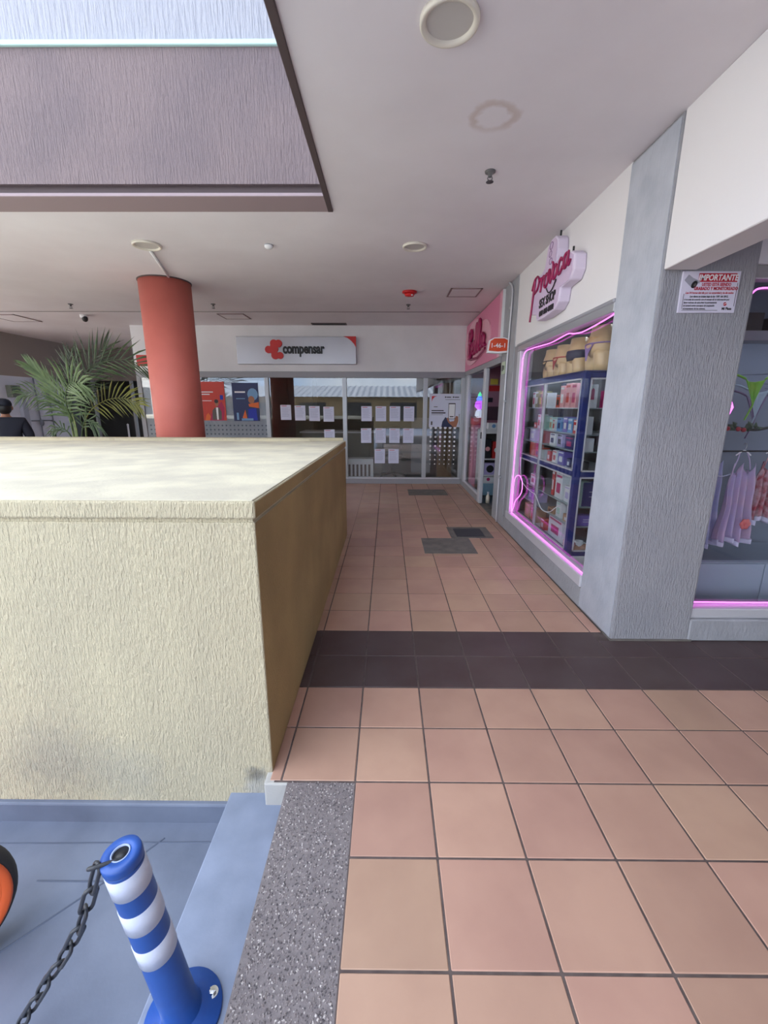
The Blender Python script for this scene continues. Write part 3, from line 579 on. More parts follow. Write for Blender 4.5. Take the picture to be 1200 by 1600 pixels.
MB().lathe([(.001, .231), (.036, .231), (.038, .31), (.034, .31), (.032, .24), (.001, .24)], Matrix.Translation((1.76, CY0 + .12, 0)), 20).build('mug_body', M_whiteprint, t, smooth=True)
MB().tube(cat_rom([(1.795, CY0 + .12, .295), (1.825, CY0 + .12, .285), (1.825, CY0 + .12, .255), (1.795, CY0 + .12, .25)], 4), .005, 6).build('mug_handle', M_whiteprint, t, smooth=True)
t = thing('folded_cloth', (1.80, CY0 + .1, .23), 'crumpled tan cloth on the cabinet floor near the corner post', 'cloth')
MB().grid(lambda u, v: Vector((1.68 + .2 * u, CY0 + .06 + .10 * v, .235 + .05 * math.sin(PI * u) * math.sin(PI * v) + .012 * math.sin(14 * u) * math.sin(9 * v) * math.sin(PI * u))), 16, 8).build('cloth_sheet', mat('tan_cloth', (196, 150, 130), .8), t, smooth=True, solid=.003)
t = thing('white_cable', (W + .09, 4.2, .6), 'thin white cable sagging across the inside of the side window', 'cable')
MB().tube(cat_rom([(W + .075, y, z) for y, z in ((5.0, .93), (4.93, .70), (4.75, .63), (4.55, .61), (4.4, .60), (4.2, .50), (4.0, .52), (3.85, .60), (3.72, .66))], 5), .0045, 6).build('cable_run', M_whiteprint, t, smooth=True)

t = thing('cabinet_fill_lamp', (1.75, 4.45, CZ1 - .05), 'thin white fill strip added under the top of the display cabinet', 'lamp')
bx('lamp_strip', mat('cabinet_fill_light', (235, 242, 255), .5, emit=2.8), CX + .05, CX + .075, CY0 + .06, CY1 - .06, CZ1 - .03, CZ1 - .012, t)  # strip added only to brighten the cabinet goods
# lower-body mannequins on the cabinet top
M_mq = mat('beige_mannequin', (214, 184, 138), .35)
def ring(c, rx, ry, n=20, lean=0): return [Vector((c[0] + rx * math.cos(2 * PI * j / n), c[1] + ry * math.sin(2 * PI * j / n), c[2])) for j in range(n)]
def mannequin(x, y, k, cm, label, hi):
    z = CZ1 + .012
    t = thing('hip_mannequin', (x, y, z), label, 'mannequin', 'mannequins on the cabinet')
    A = lambda dz, dy, rx, ry: ring((x, y + dy * k, z + dz * k), rx * k, ry * k)
    mb = MB()
    for s in (-1, 1): mb.loft([A(0, s * .085, .075, .078), A(.07, s * .087, .082, .084), A(.15, s * .082, .09, .09), A(.19, s * .07, .09, .085)])
    mb.loft([A(.13, 0, .07, .12), A(.17, 0, .105, .165), A(.22, 0, .118, .172), A(.28, 0, .108, .155), A(.34, 0, .09, .128), A(.40, 0, .084, .118), A(.41, 0, .02, .03)])
    mb.build('body', M_mq, t, smooth=True)
    m = mat('lingerie_' + cm[0], cm[1], .6)
    if cm[2] == 'full':
        mb = MB().loft([A(.155, 0, .108, .150), A(.19, 0, .1165, .172), A(.225, 0, .123, .177), A(.265, 0, .117, .166)], caps=False); mb.build('briefs', m, t, smooth=True, solid=.002)
    else:
        mb = MB().tube([p for p in ring((x, y, z + .245 * k), .119 * k, .170 * k, 24)], .006, 6, closed=True); mb.build('waist_band', m, t, smooth=True)
        pol = [(-.09, .075), (.09, .075), (.03, -.01), (.012, -.07), (-.012, -.07), (-.03, -.01)]
        vs = []
        for (py, pz) in pol:
            ex = .121 - .0 * abs(py)
            vs.append((x - (ex * math.sqrt(max(0, 1 - (py / .175) ** 2)) + .004) * k, y + py * k, z + (.17 + pz) * k))
        MB().add(vs, [(0, 1, 2, 3, 4, 5)]).build('front_panel', m, t, solid=.003)
mannequin(1.80, 3.86, .92, ('lilac', (150, 126, 180), 'thin'), 'tall beige lower-body mannequin with a lilac thong, nearest the grey pillar', 0)
mannequin(1.76, 4.20, .80, ('midnight', (40, 46, 72), 'full'), 'beige lower-body mannequin in midnight blue briefs on the cabinet', 0)
mannequin(1.76, 4.54, .76, ('crimson', (180, 40, 44), 'thin'), 'beige lower-body mannequin in a red thong on the cabinet', 0)
mannequin(1.78, 4.90, .76, ('jet', (40, 36, 38), 'thin'), 'beige lower-body mannequin in a black thong at the far cabinet end', 0)
t = thing('shop_fill_lamp', (2.6, 4.4, 2.9), 'fluorescent lamp added unseen on the shop ceiling above the cabinet', 'ceiling lamp')
MB().box(2.5, 2.7, 3.8, 5.0, 2.90, 2.94).build('lamp_tray', M_shelf, t); MB().cyl((2.6, 3.85, 2.885), (2.6, 4.95, 2.885), .018).build('lamp_tube', mat('fill', (236, 244, 255), .5, emit=15), t, smooth=True)  # unseen tube added to brighten the shop interior

# lightbox sign on the cream wall
t = thing('shop_sign', (W, 4.1, 2.28), 'lilac lightbox cut to shape with magenta script and dark block lettering on the cream wall', 'sign')
D = .095; Mr = wall_right_M(W, 0, 0)   # local x = -Y, y = Z, z out of wall
sil = [(-4.50, 2.36), (-4.53, 2.50), (-4.50, 2.62), (-4.42, 2.655), (-4.26, 2.66), (-4.19, 2.69), (-4.17, 2.76), (-4.15, 2.84), (-4.09, 2.875), (-3.99, 2.875), (-3.94, 2.84), (-3.925, 2.76), (-3.94, 2.72), (-3.92, 2.665), (-3.80, 2.66), (-3.62, 2.645), (-3.555, 2.61), (-3.545, 2.50), (-3.60, 2.44), (-3.78, 2.43), (-3.80, 2.33), (-3.88, 2.285), (-4.12, 2.27), (-4.32, 2.275), (-4.34, 2.33)]
MB().prism(sil, D, Mr).build('lightbox', M_lilac, t, bevel=.012)
sc = [(a + (-4.05 - a) * .05, b + (2.55 - b) * .05) for a, b in sil]
MB().prism(sc, .004, Mr, z0=D - .001).build('face_sheet', mat('lilac_face', (214, 194, 222), .4), t)
Mf = Mr @ Matrix.Translation((0, 0, D + .012))
P = [ # script word, local metres from left-bottom origin
 [(.065, .20), (.045, .10), (.022, -.02), (.0, -.14)], [(.0, .13), (.05, .20), (.12, .215), (.165, .17), (.14, .11), (.06, .085)],
 [(.19, .16), (.22, .17), (.23, .10), (.215, .06)], [(.225, .12), (.26, .17), (.29, .165), (.28, .15)],
 [(.345, .17), (.31, .15), (.30, .09), (.335, .065), (.37, .09), (.375, .14), (.345, .17)],
 [(.375, .15), (.405, .18), (.42, .12), (.435, .07), (.46, .12), (.475, .19), (.455, .22)],
 [(.53, .18), (.495, .16), (.485, .10), (.515, .075), (.55, .10), (.56, .155), (.53, .18)],
 [(.655, .165), (.63, .19), (.60, .17), (.585, .12), (.605, .08), (.64, .09), (.67, .12)],
 [(.755, .18), (.72, .19), (.69, .16), (.69, .105), (.72, .09), (.75, .13), (.765, .19), (.76, .12), (.78, .09), (.81, .12)]]
sl = lambda p: (-4.47 + p[0] * 1.08, 2.435 + p[1] * 1.02 + p[0] * .03)
script_strokes([[sl(p) for p in s] for s in P], Mf, .0095, M_magenta, t, 'script_lettering')
script_strokes([[sl(p) for p in s] for s in [[(.36, .05), (.42, .0), (.50, .01), (.56, .06)]]], Mf, .005, M_charcoal, t, 'underline_swash')
text('SEX SHOP', .10, M_charcoal, t, Mf @ Matrix.Translation((-4.06, 2.40, -.008)), ext=.004, off=.003, sx_=.86, name='block_lettering')
text('000 000-0000', .062, M_charcoal, t, Mf @ Matrix.Translation((-4.06, 2.315, -.008)), ext=.004, off=.002, sx_=1.0, name='number_lettering')
mb = MB()
for cx_, cy_, r in ((-4.06, 2.82, .035), (-4.07, 2.76, .03), (-4.05, 2.70, .03)):
    mb.tube([Mf @ Vector((cx_ + r * math.cos(q * PI / 6), cy_ + r * .8 * math.sin(q * PI / 6), -.008)) for q in range(12)], .004, 5, closed=True)
mb.build('line_drawing', mat('mauve_line', (150, 120, 160), .5), t)
for a, b in ((-4.0, 2.87), (-3.70, 2.655)): MB().cyl(Mr @ Vector((a, b, .05)), Mr @ Vector((a, b + .045, .05)), .008, n=8).build('hanging_rod', M_black, t)
# room number sign, exit plate, conduit
t = thing('number_sign', (1.37, 5.6, 2.13), 'orange projecting unit number sign with white edge on the narrow pillar', 'sign')
po = [(1.236, 2.165), (1.252, 2.275), (1.30, 2.305), (1.42, 2.305), (1.462, 2.285), (1.462, 2.165), (1.35, 2.155)]
MB().prism([(1.222, 2.142), (1.244, 2.288), (1.30, 2.317), (1.425, 2.317), (1.478, 2.30), (1.478, 2.142), (1.35, 2.135)], .07, wall_back_M(0, 5.64, 0)).build('sign_box', M_whiteprint, t, bevel=.003)
MB().prism(po, .003, wall_back_M(0, 5.569, 0)).build('orange_face', mat('orange_face', (214, 74, 36), .45), t)
text('1-46-1', .072, M_whiteprint, t, wall_back_M(1.350, 5.565, 2.222), ext=.001, off=.001)
t = thing('exit_plate', (W, 5.72, 1.93), 'small pale green plate with a dark symbol on the narrow pillar', 'plate')
bx('plate', mat('pale_green_plate', (190, 206, 180), .5), 1.464, 1.473, 5.64, 5.79, 1.90, 2.05, t, bevel=.002)
bx('symbol', M_charcoal, 1.4625, 1.4645, 5.665, 5.70, 1.95, 2.0, t); bx('symbol', M_charcoal, 1.4625, 1.4645, 5.72, 5.765, 1.94, 2.01, t)
t = thing('wall_conduit', (1.46, 5.6, 0), 'thin pale conduit running down the narrow grey pillar', 'conduit')
MB().tube(cat_rom([(1.455, 5.64, 2.94), (1.455, 5.50, 2.86), (1.455, 5.47, 2.7), (1.455, 5.50, 2.3), (1.455, 5.52, 1.5), (1.455, 5.52, .8), (1.455, 5.52, .01)], 4), .011, 8).build('pipe', M_alu_w, t, smooth=True)
for z in (2.62, 1.55, .6): bx('pipe_clip', M_alu, 1.442, 1.474, 5.48, 5.53, z, z + .03, t, bevel=.003)

# ------------------------------------------------------------------ pink shop front (right wall, far)
pk = thing('shop_sign', (W, 7.1, 2.12), 'pink fascia panel with raised magenta script lettering above the glass door', 'sign')
bx('panel', M_pink, 1.452, W + .05, 5.865, 8.44, 2.13, 2.925, pk, bevel=.004)
bx('panel_edge', M_pinkpale, 1.440, 1.455, 5.865, 5.99, 2.13, 2.925, pk)
bx('panel_edge', M_whiteprint, 1.440, 1.50, 5.855, 5.868, 2.13, 2.925, pk)
Mp = wall_right_M(1.452, 0, 0)
cl = [(-8.36, 2.46), (-8.40, 2.60), (-8.30, 2.74), (-8.10, 2.79), (-7.92, 2.86), (-7.6, 2.88), (-7.3, 2.84), (-7.1, 2.76), (-6.75, 2.74), (-6.5, 2.64), (-6.45, 2.46), (-6.6, 2.32), (-6.95, 2.27), (-7.3, 2.23), (-7.7, 2.19), (-8.05, 2.22), (-8.28, 2.32)]
MB().prism([tuple(v) for v in [(p.x, p.y) for p in cat_rom([(a, b, 0) for a, b in cl], 4, True)]], .02, Mp).build('cloud_backing', M_pinkpale, pk)
Mq = Mp @ Matrix.Translation((0, 0, .05))
Bw = [[(0, 0), (.02, .2), (.03, .42)], [(.03, .42), (.14, .44), (.19, .36), (.13, .26), (.03, .24)], [(.04, .24), (.18, .22), (.24, .12), (.16, .01), (0, 0)],
      [(.32, .10), (.42, .14), (.42, .20), (.35, .20), (.31, .10), (.36, .02), (.46, .06)], [(.50, .05), (.56, .30), (.55, .44), (.50, .40), (.51, .15), (.55, .02), (.61, .05)],
      [(.65, .05), (.71, .32), (.70, .46), (.65, .42), (.66, .15), (.70, .02), (.76, .06)], [(.96, .18), (.88, .22), (.82, .14), (.84, .05), (.91, .05), (.97, .18), (.97, .05), (1.04, .03)]]
script_strokes([[(-7.86 + x * 1.22, 2.30 + y * .98 + x * .04) for x, y in s] for s in Bw], Mq, .025, M_magenta, pk, 'script_lettering')
MB().tube([Mq @ Vector((a, b, -.02)) for a, b in ((-7.8, 2.28), (-7.2, 2.25), (-6.65, 2.33))], .02, 6).build('underline', M_magenta, pk)
d1 = bpy.data.objects.new('door_1', None); COL.objects.link(d1); place(d1, (W, 7.1, 0), None); d1['kind'] = 'structure'
bx('head_frame', M_framegrey, W - .02, W + .08, 5.865, 8.43, 2.05, 2.135, d1, bevel=.005)
bx('door_jamb', M_alu, W - .02, W + .07, 8.20, 8.44, 0, 2.05, d1, bevel=.005)
bx('door_jamb', M_alu_w, W - .03, W + .02, 8.05, 8.20, .10, 2.05, d1, bevel=.005)
bx('leaf_stile', M_alu_w, W - .04, W + .02, 6.60, 6.74, .02, 2.05, d1, bevel=.006)
bx('leaf_stile', M_alu_w, W - .0, W + .05, 6.76, 6.90, .02, 2.05, d1, bevel=.006)
bx('bottom_rail', M_alu_w, W - .03, W + .02, 6.74, 8.05, .11, .15, d1, bevel=.004)
bx('base_panel', M_framegrey, W - .025, W + .06, 6.74, 8.44, 0, .11, d1, bevel=.004)
bx('pane', M_glass, W - .006, W, 6.74, 8.05, .15, 2.05, d1)
bx('lock_plate', M_black, W - .048, W - .038, 6.64, 6.69, 1.02, 1.12, d1, bevel=.003)
bx('threshold', M_cement, W - .02, W + .12, 5.865, 6.60, -.01, .012, d1, bevel=.003)
# goods inside the pink shop
t = thing('goods_rack', (1.95, 7.47, 0), 'white shop rack with a pale blue plinth seen through the pink shop doorway', 'shelf')
for x in (1.59, 2.30): bx('rack_side', M_shelf, x, x + .02, 7.28, 7.66, .1, 1.12, t)
for z in (.34, .62, 1.06): bx('rack_shelf', M_shelf, 1.61, 2.30, 7.28, 7.66, z, z + .025 + (.05 if z > 1 else 0), t)
bx('plinth', mat('pale_blue_plinth', (140, 176, 200), .5), 1.59, 2.32, 7.26, 7.68, .012, .22, t, bevel=.004); bx('rack_shelf', M_shelf, 1.59, 2.32, 7.28, 7.66, .22, .24, t)
bx('rack_back', M_pgrey, 1.59, 2.32, 7.66, 7.68, .1, 1.12, t)
for i, (x, z, wd, ht, c, p, lb) in enumerate(((1.82, .24, .24, .09, 'white', 'magenta', 'white box with a pink flower print on the blue plinth'), (2.10, .24, .24, .09, 'white', 'navy', 'white box with a navy print on the blue plinth'), (1.84, .365, .26, .20, 'lilac', 'black', 'lilac box with a dark round print on the middle rack shelf'), (2.14, .365, .2, .18, 'white', 'black', 'white box beside the lilac one on the middle rack shelf'), (1.78, .645, .12, .32, 'black', 'pale pink', 'tall black box with a pink streak on the upper rack shelf'), (1.93, .645, .13, .28, 'red', 'white', 'tall red box on the upper rack shelf'), (2.10, .645, .12, .24, 'navy', 'pale pink', 'navy box on the upper rack shelf'), (1.86, 1.135, .18, .10, 'white', 'sky blue', 'white box lying on top of the rack'), (2.10, 1.135, .15, .14, 'tan', 'white', 'tan box standing on top of the rack'))):
    x -= .08
    k = thing('carton', (x, 7.38, z), lb, 'box', 'boxes on the goods rack')
    bx('carton_body', pm(c), x - wd / 2, x + wd / 2, 7.30, 7.47, z, z + ht, k, bevel=.002)
    MB().lathe([(min(wd, ht) * .32, 0), (min(wd, ht) * .32, .002)], wall_back_M(x, 7.299, z + ht / 2), 14).build('round_print', pm(p), k)
t = thing('wall_posters', (2.1, 8.35, 1.5), 'pink and brown wall graphic behind the goods rack', 'wall graphic')
bx('brown_band', mat('brown_band', (84, 62, 66), .6), 1.8, 3.2, 8.345, 8.36, 1.25, 1.50, t); bx('yellow_mark', pm('yellow'), 1.92, 2.06, 8.34, 8.345, 1.90, 2.0, t); bx('red_mark', M_redprint, 1.90, 2.1, 8.34, 8.345, 1.78, 1.88, t); bx('dark_mark', M_charcoal, 1.86, 1.98, 8.34, 8.345, 1.58, 1.66, t)
t = thing('white_bottle', (1.58, 6.72, 0), 'small cream bottle on the floor just inside the glass door', 'bottle')
MB().lathe([(.001, .013), (.032, .013), (.034, .10), (.028, .13), (.016, .145), (.016, .165), (.001, .165)], Matrix.Translation((1.60, 6.66, 0)), 16).build('bottle_body', mat('cream_plastic', (226, 214, 196), .5), t, smooth=True)
MB().lathe([(.001, .165), (.018, .165), (.018, .19), (.001, .19)], Matrix.Translation((1.60, 6.66, 0)), 16).build('cap', M_whiteprint, t, smooth=True)
t = thing('light_ornament', (1.72, 7.3, 1.2), 'glowing rainbow ornament standing behind the glass door leaf', 'ornament')
bx('pedestal', M_pink, 1.53, 1.75, 7.77, 7.99, .004, 1.18, t, bevel=.01); bx('pedestal_top', mat('coral_cloth', (226, 90, 120), .7), 1.52, 1.76, 7.76, 8.0, 1.18, 1.305, t, bevel=.02)
cx_, cy_ = 1.64, 7.88
MB().lathe([(.03, 1.30), (.075, 1.34), (.06, 1.42), (.03, 1.45)], Matrix.Translation((cx_, cy_, 0)), 16).build('ornament_foot', mat('glow_white', (220, 236, 255), .4, emit=.14), t, smooth=True)
MB().lathe([(.03, 1.45), (.085, 1.50), (.075, 1.57), (.05, 1.60)], Matrix.Translation((cx_, cy_, 0)), 16).build('ornament_belly', mat('glow_violet', (190, 70, 240), .4, emit=.32), t, smooth=True)
MB().lathe([(.05, 1.60), (.06, 1.63), (.03, 1.68)], Matrix.Translation((cx_, cy_, 0)), 16).build('ornament_neck', mat('glow_blue', (90, 130, 255), .4, emit=.32), t, smooth=True)
MB().lathe([(.03, 1.68), (.035, 1.70), (.001, 1.76)], Matrix.Translation((cx_, cy_, 0)), 16).build('ornament_tip', mat('glow_green', (60, 220, 150), .4, emit=.32), t, smooth=True)

# ------------------------------------------------------------------ front window of the adult shop (right edge)
w3 = bpy.data.objects.new('window_3', None); COL.objects.link(w3); place(w3, (2.9, 2.66, .155), None); w3['kind'] = 'structure'
bx('sill', M_alu_w, 1.985, 4.2, 2.575, 2.70, .155, .222, w3, bevel=.006)
bx('head_frame', M_alu, 1.99, 4.2, 2.62, 2.70, 2.19, 2.262, w3, bevel=.006)
bx('jamb', M_alu_w, 1.99, 2.03, 2.64, 2.70, .22, 2.19, w3, bevel=.004)
bx('pane', M_glass, 2.03, 4.2, 2.664, 2.670, .22, 2.19, w3)
t = thing('neon_tube', (2.9, 2.645, .23), 'magenta neon tube framing the front shop window at the right edge', 'neon light')
MB().tube([(2.035, 2.65, .236), (2.6, 2.65, .234), (3.4, 2.65, .234)], .0046, 8).build('tube_run', M_neon, t, smooth=True)
MB().tube(cat_rom([(3.4, 2.65, 2.13), (2.6, 2.65, 2.145), (2.2, 2.65, 2.15), (2.10, 2.65, 2.15), (2.062, 2.652, 2.135), (2.045, 2.656, 2.09), (2.052, 2.66, 1.95), (2.04, 2.66, 1.6)], 4), .0046, 8).build('tube_run', M_neon, t, smooth=True)
MB().tube([(2.045, 2.65, 1.6), (2.04, 2.652, 1.55), (2.062, 2.65, 1.50), (2.04, 2.65, 1.44), (2.036, 2.65, .24)], .006, 8).build('tube_run', M_neon, t, smooth=True)
M_disp = mat('grey_blue_display_wall', (98, 104, 120), .7)
struct(bx('wall_display', M_disp, 2.13, 4.4, 3.42, 3.46, .004, 2.5))
t = thing('display_plinth', (3.1, 3.1, 0), 'pale blue grey drawer plinth at the foot of the front shop window', 'plinth')
bx('plinth_body', mat('pale_blue_laminate', (158, 172, 188), .45), 2.10, 4.2, 2.99, 3.41, .004, .40, t, bevel=.004)
for x in (2.11, 2.785, 3.46): bx('drawer_front', mat('pale_blue_laminate', (158, 172, 188), .45), x, x + .665, 2.978, 2.99, .03, .385, t, bevel=.003)
bx('plinth_top', mat('slate_top', (122, 132, 148), .5), 2.09, 4.2, 2.97, 3.41, .40, .415, t, bevel=.003)
t = thing('wall_shelf', (2.8, 3.2, 1.98), 'grey shelf high behind the front shop window', 'shelf')
bx('shelf_board', mat('grey_shelf_board', (128, 130, 140), .5), 2.16, 4.2, 3.02, 3.42, 1.96, 1.985, t)
bx('display_fill_strip', mat('display_fill_light', (225, 235, 255), .5, emit=3.5), 2.2, 4.1, 3.035, 3.055, 1.945, 1.959, t); bx('fill_strip_cover', mat('grey_shelf_board', (128, 130, 140), .5), 2.16, 4.2, 3.005, 3.022, 1.925, 1.985, t)  # strip added to brighten the display; front lip added to hide it
for x, wd, ht, lb in ((2.40, .16, .12, 'dark box at the left end of the high grey shelf'), (2.62, .2, .09, 'dark flat box further right on the high grey shelf')):
    k = tag(bx('carton', M_dark, x - wd / 2, x + wd / 2, 3.06, 3.3, 1.985, 1.985 + ht, bevel=.004), lb, 'box')
t = thing('hanging_rail', (2.9, 3.02, 1.17), 'thin dark rail carrying the nightdresses', 'rail')
MB().cyl((2.14, 3.05, 1.20), (4.0, 3.05, 1.20), .006, n=8).build('rail_bar', M_black, t, smooth=True)
for x in (2.16, 3.9): MB().cyl((x, 3.05, 1.20), (x, 3.43, 1.20), .006, n=8).build('rail_bracket', M_black, t, smooth=True)
def dress(x, y, wd, zt, zb, m, label, flower=None, yaw=.0, bowm=None, lean=0.0):
    t = thing('nightdress', (x, y, zb), label, 'nightdress', 'nightdresses on the rail')
    def fn(u, v):   # v 0 top -> 1 hem
        wv = wd * (.62 + .38 * v ** .7 + .06 * math.sin(v * 9)); a = (u - .5)
        fold = (.012 + .034 * v) * math.sin(u * 2 * PI * 4.5 + 1.3 * v + x * 9)
        zz = zt + (zb - zt) * v + .018 * math.sin(u * 2 * PI * 2 + x) * v - (.0 if v > .02 else .05 * math.cos(a * 2 * PI * 2) * -1)
        return Vector((x + a * wv * math.cos(yaw) + lean * v, y + fold + a * wv * math.sin(yaw) + .02 * math.cos(a * PI), zz))
    MB().grid(fn, 44, 24).build('dress_cloth', m, t, smooth=True, solid=.002)
    MB().grid(lambda u, v: fn(u, 1.0) + Vector((0, -.006 + .012 * math.sin(u * 40), -.035 * v)), 60, 3).build('hem_frill', M_lace, t, smooth=True, solid=.0015)
    for s in (-1, 1): MB().tube(cat_rom([(x + s * wd * .23, y + .02, zt + .0), (x + s * wd * .16, y + .02, zt + .07), (x + s * wd * .10, y + .03, zt + .115)], 4), .004, 5).build('strap', bowm or m, t, smooth=True)
    MB().tube(cat_rom([(x - wd * .2, y + .03, zt + .10), (x, y + .03, zt + .135), (x + wd * .2, y + .03, zt + .10)], 4), .005, 6).build('hanger', M_whiteprint, t, smooth=True)
    MB().tube(cat_rom([(x, y + .03, zt + .135), (x + .012, y + .03, zt + .165), (x, 3.05, zt + .185), (x - .012, y + .03, zt + .175)], 4), .0025, 5).build('hanger_hook', M_chrome, t, smooth=True)
    if flower:
        mb = MB(); fx, fz = x + flower[0] * wd + lean * .75, zb + .13
        for q in range(6):
            a = q * PI / 3; mb.ell((fx + .022 * math.cos(a), y - .052, fz + .022 * math.sin(a)), (.019, .006, .019), 8, 6)
        mb.ell((fx, y - .058, fz), (.012, .007, .012), 8, 6); mb.build('applique_flower', mat('coral_satin', (214, 110, 110), .4), t, smooth=True)
    if bowm:
        for q, ptsb in enumerate((((-.05, -.02), (-.09, -.12), (-.13, -.22)), ((-.05, -.02), (.02, -.06), (.10, -.04)), ((-.05, -.02), (-.02, -.16), (-.06, -.27)))):
            MB().tube(cat_rom([(x + a, y - .05, zt + b) for a, b in ptsb], 4), .0045, 5).build('ribbon', bowm, t, smooth=True)
M_lace = mat('white_lace', (214, 214, 236), .8)
dress(2.515, 3.02, .26, 1.07, .56, mat('lilac_satin', (178, 166, 204), .4, c2=(196, 170, 196), vs_=9), 'lilac satin nightdress with a coral flower above its hem, in the front window', flower=(.14,), lean=.01)
dress(2.36, 3.10, .18, 1.08, .52, mat('pale_blue_chiffon', (168, 176, 212), .5, c2=(190, 190, 220), vs_=12), 'pale blue nightdress with loose white ribbons beside the pillar edge', bowm=mat('white_ribbon', (216, 222, 240), .5))
dress(2.76, 3.06, .26, 1.08, .72, mat('red_floral_cloth', (190, 160, 170), .6, c2=(150, 40, 60), vs_=22), 'red flowered nightdress at the right edge of the photo')
dress(2.245, 3.2, .16, 1.02, .56, mat('dusky_rose_cloth', (156, 128, 148), .6, c2=(120, 90, 120), vs_=18), 'dusky rose nightdress half hidden behind the pillar')
def thong(x, y, z, k, m, label):
    t = thing('hanging_thong', (x, y, z - .25 * k), label, 'lingerie', 'small lingerie hung over the nightdresses')
    def fn(u, v):
        wv = .17 * (1 - v) ** 1.25 + .010; return Vector((x + (u - .5) * wv * k + .012 * v, y + .014 * math.sin(u * PI) * (1 - v) - .006 * math.sin(u * 16) * (1 - v), z - .20 * v * k + .025 * k * (abs(u - .5) * 2) ** 2 * (1 - v)))
    MB().grid(fn, 14, 12).build('front_cloth', m, t, smooth=True, solid=.002)
    for s in (-1, 1): MB().tube(cat_rom([(x + s * .085 * k, y, z + .024 * k), (x + s * .14 * k, y + .02, z + .055 * k), (x + s * .20 * k, y + .06, z + .07 * k)], 4), [.007] * 9, 6).build('side_string', m, t, smooth=True)
    MB().tube(cat_rom([(x + .012, y, z - .19 * k), (x, y + .005, z - .25 * k), (x - .022 * k, y + .01, z - .32 * k)], 4), .0055, 6).build('back_string', m, t, smooth=True)
    MB().tube([(x + .20 * k, y + .06, z + .07 * k), (x + .20 * k, 3.42, z + .09 * k)], .003, 5).build('wire_hook', M_chrome, t)
thong(2.455, 3.00, 1.665, .78, mat('lime_satin', (96, 168, 40), .5, c2=(130, 176, 60), vs_=14), 'lime green thong hanging in the front window')
thong(2.62, 3.16, 1.60, .85, mat('blue_grey_satin', (140, 156, 170), .5), 'blue grey thong hanging right of the lime one')
thong(2.70, 3.26, 1.56, .9, mat('plum_satin', (84, 66, 100), .5), 'plum thong hanging behind at the right edge')
t = thing('leaf_garland', (2.5, 3.2, 1.3), 'dark green leafy garland with red berries strung across the front window display', 'garland')
gp = cat_rom([(2.2, 3.25, 1.80), (2.36, 3.2, 1.74), (2.32, 3.18, 1.62), (2.28, 3.14, 1.50), (2.36, 3.12, 1.40), (2.46, 3.12, 1.365), (2.62, 3.12, 1.345), (2.8, 3.14, 1.37), (3.1, 3.16, 1.36)], 6)
MB().tube(gp, .010, 6).build('vine', mat('dark_vine', (40, 44, 40), .7), t, smooth=True)
lm = mat('dark_leaf', (46, 64, 46), .6); bm_ = mat('red_berry', (150, 34, 48), .5)
for q in range(34):
    p = gp[R.randrange(len(gp) - 10)] if q < 24 else Vector((R.uniform(2.3, 2.5), R.uniform(3.2, 3.35), R.uniform(1.72, 1.9)))
    a = R.uniform(0, 6.28); l = R.uniform(.05, .085); d = Vector((math.cos(a), R.uniform(-.5, .1), math.sin(a))).normalized(); n_ = d.cross(Vector((0, 1, 0))).normalized() * l * .32
    MB().add([p, p + d * l * .4 + n_, p + d * l, p + d * l * .4 - n_, p + d * l * .45 + Vector((0, -.012, 0))], [(0, 1, 4), (1, 2, 4), (2, 3, 4), (3, 0, 4)]).build('leaf', lm, t)
for q in range(9):
    p = gp[R.randrange(len(gp) - 14)] + Vector((R.uniform(-.04, .04), -.02, R.uniform(-.04, .04))); MB().ell(p, (.016, .016, .016), 10, 8).build('berry', bm_, t, smooth=True)

# notice on the pillar
t = thing('surveillance_notice', (1.74, 2.555, 2.0), 'white and red video surveillance notice high on the wide grey pillar', 'notice')
MB().box(1.586, 1.894, 2.550, 2.561, 2.002, 2.208).build('notice_board', mat('notice_white', (216, 212, 228), .45), t, bevel=.001)
Mn = wall_back_M(0, 2.550, 0)
MB().prism([(1.672, 2.155), (1.880, 2.155), (1.880, 2.190), (1.872, 2.198), (1.672, 2.198)], .0008, Mn).build('red_band', mat('notice_red', (186, 36, 56), .5), t)
def nt_(s, sz, m, x, z, al='CENTER', off=.0, sxx=1.0, sh=0): return text(s, sz, m, t, Mn @ Matrix.Translation((x, z, .0012)), ext=.0003, off=off, align=al, sx_=sxx, shear=sh)
Mnr = mat('notice_red', (186, 36, 56), .5)
nt_('IMPORTANTE', .041, M_whiteprint, 1.776, 2.175, off=.0012, sxx=.84, sh=.15)
nt_('USTED ESTÁ SIENDO', .021, Mnr, 1.772, 2.142, off=.0008, sxx=.80); nt_('GRABADO Y MONITOREADO', .022, Mnr, 1.772, 2.122, off=.0008, sxx=.80)
nt_('Las 24 horas del día por su seguridad y la de todos', .0140, Mnr, 1.742, 2.101, off=.0003, sxx=.90, sh=.15)
for k, (s, b) in enumerate((('Los datos se tratan bajo la ley 1581 del 2012,', 1), ('si no está de acuerdo con el manejo de su información por', 0), ('favor retírese de esta área. La permanencia', 0), ('se tomará como concepto de aceptación', 0), ('al tratamiento de los mismos.', 0))):
    if k == 0: nt_(s, .0135, M_charcoal, 1.742, 2.083, off=.0003, sxx=.84, sh=.15)
    else: nt_(s, .0128, M_charcoal, 1.610, 2.083 - k * .0152, 'LEFT', off=.0002, sxx=.80, sh=.15)
nt_('Mi Plaza', .018, M_charcoal, 1.848, 2.022, off=.0006, sxx=.9)
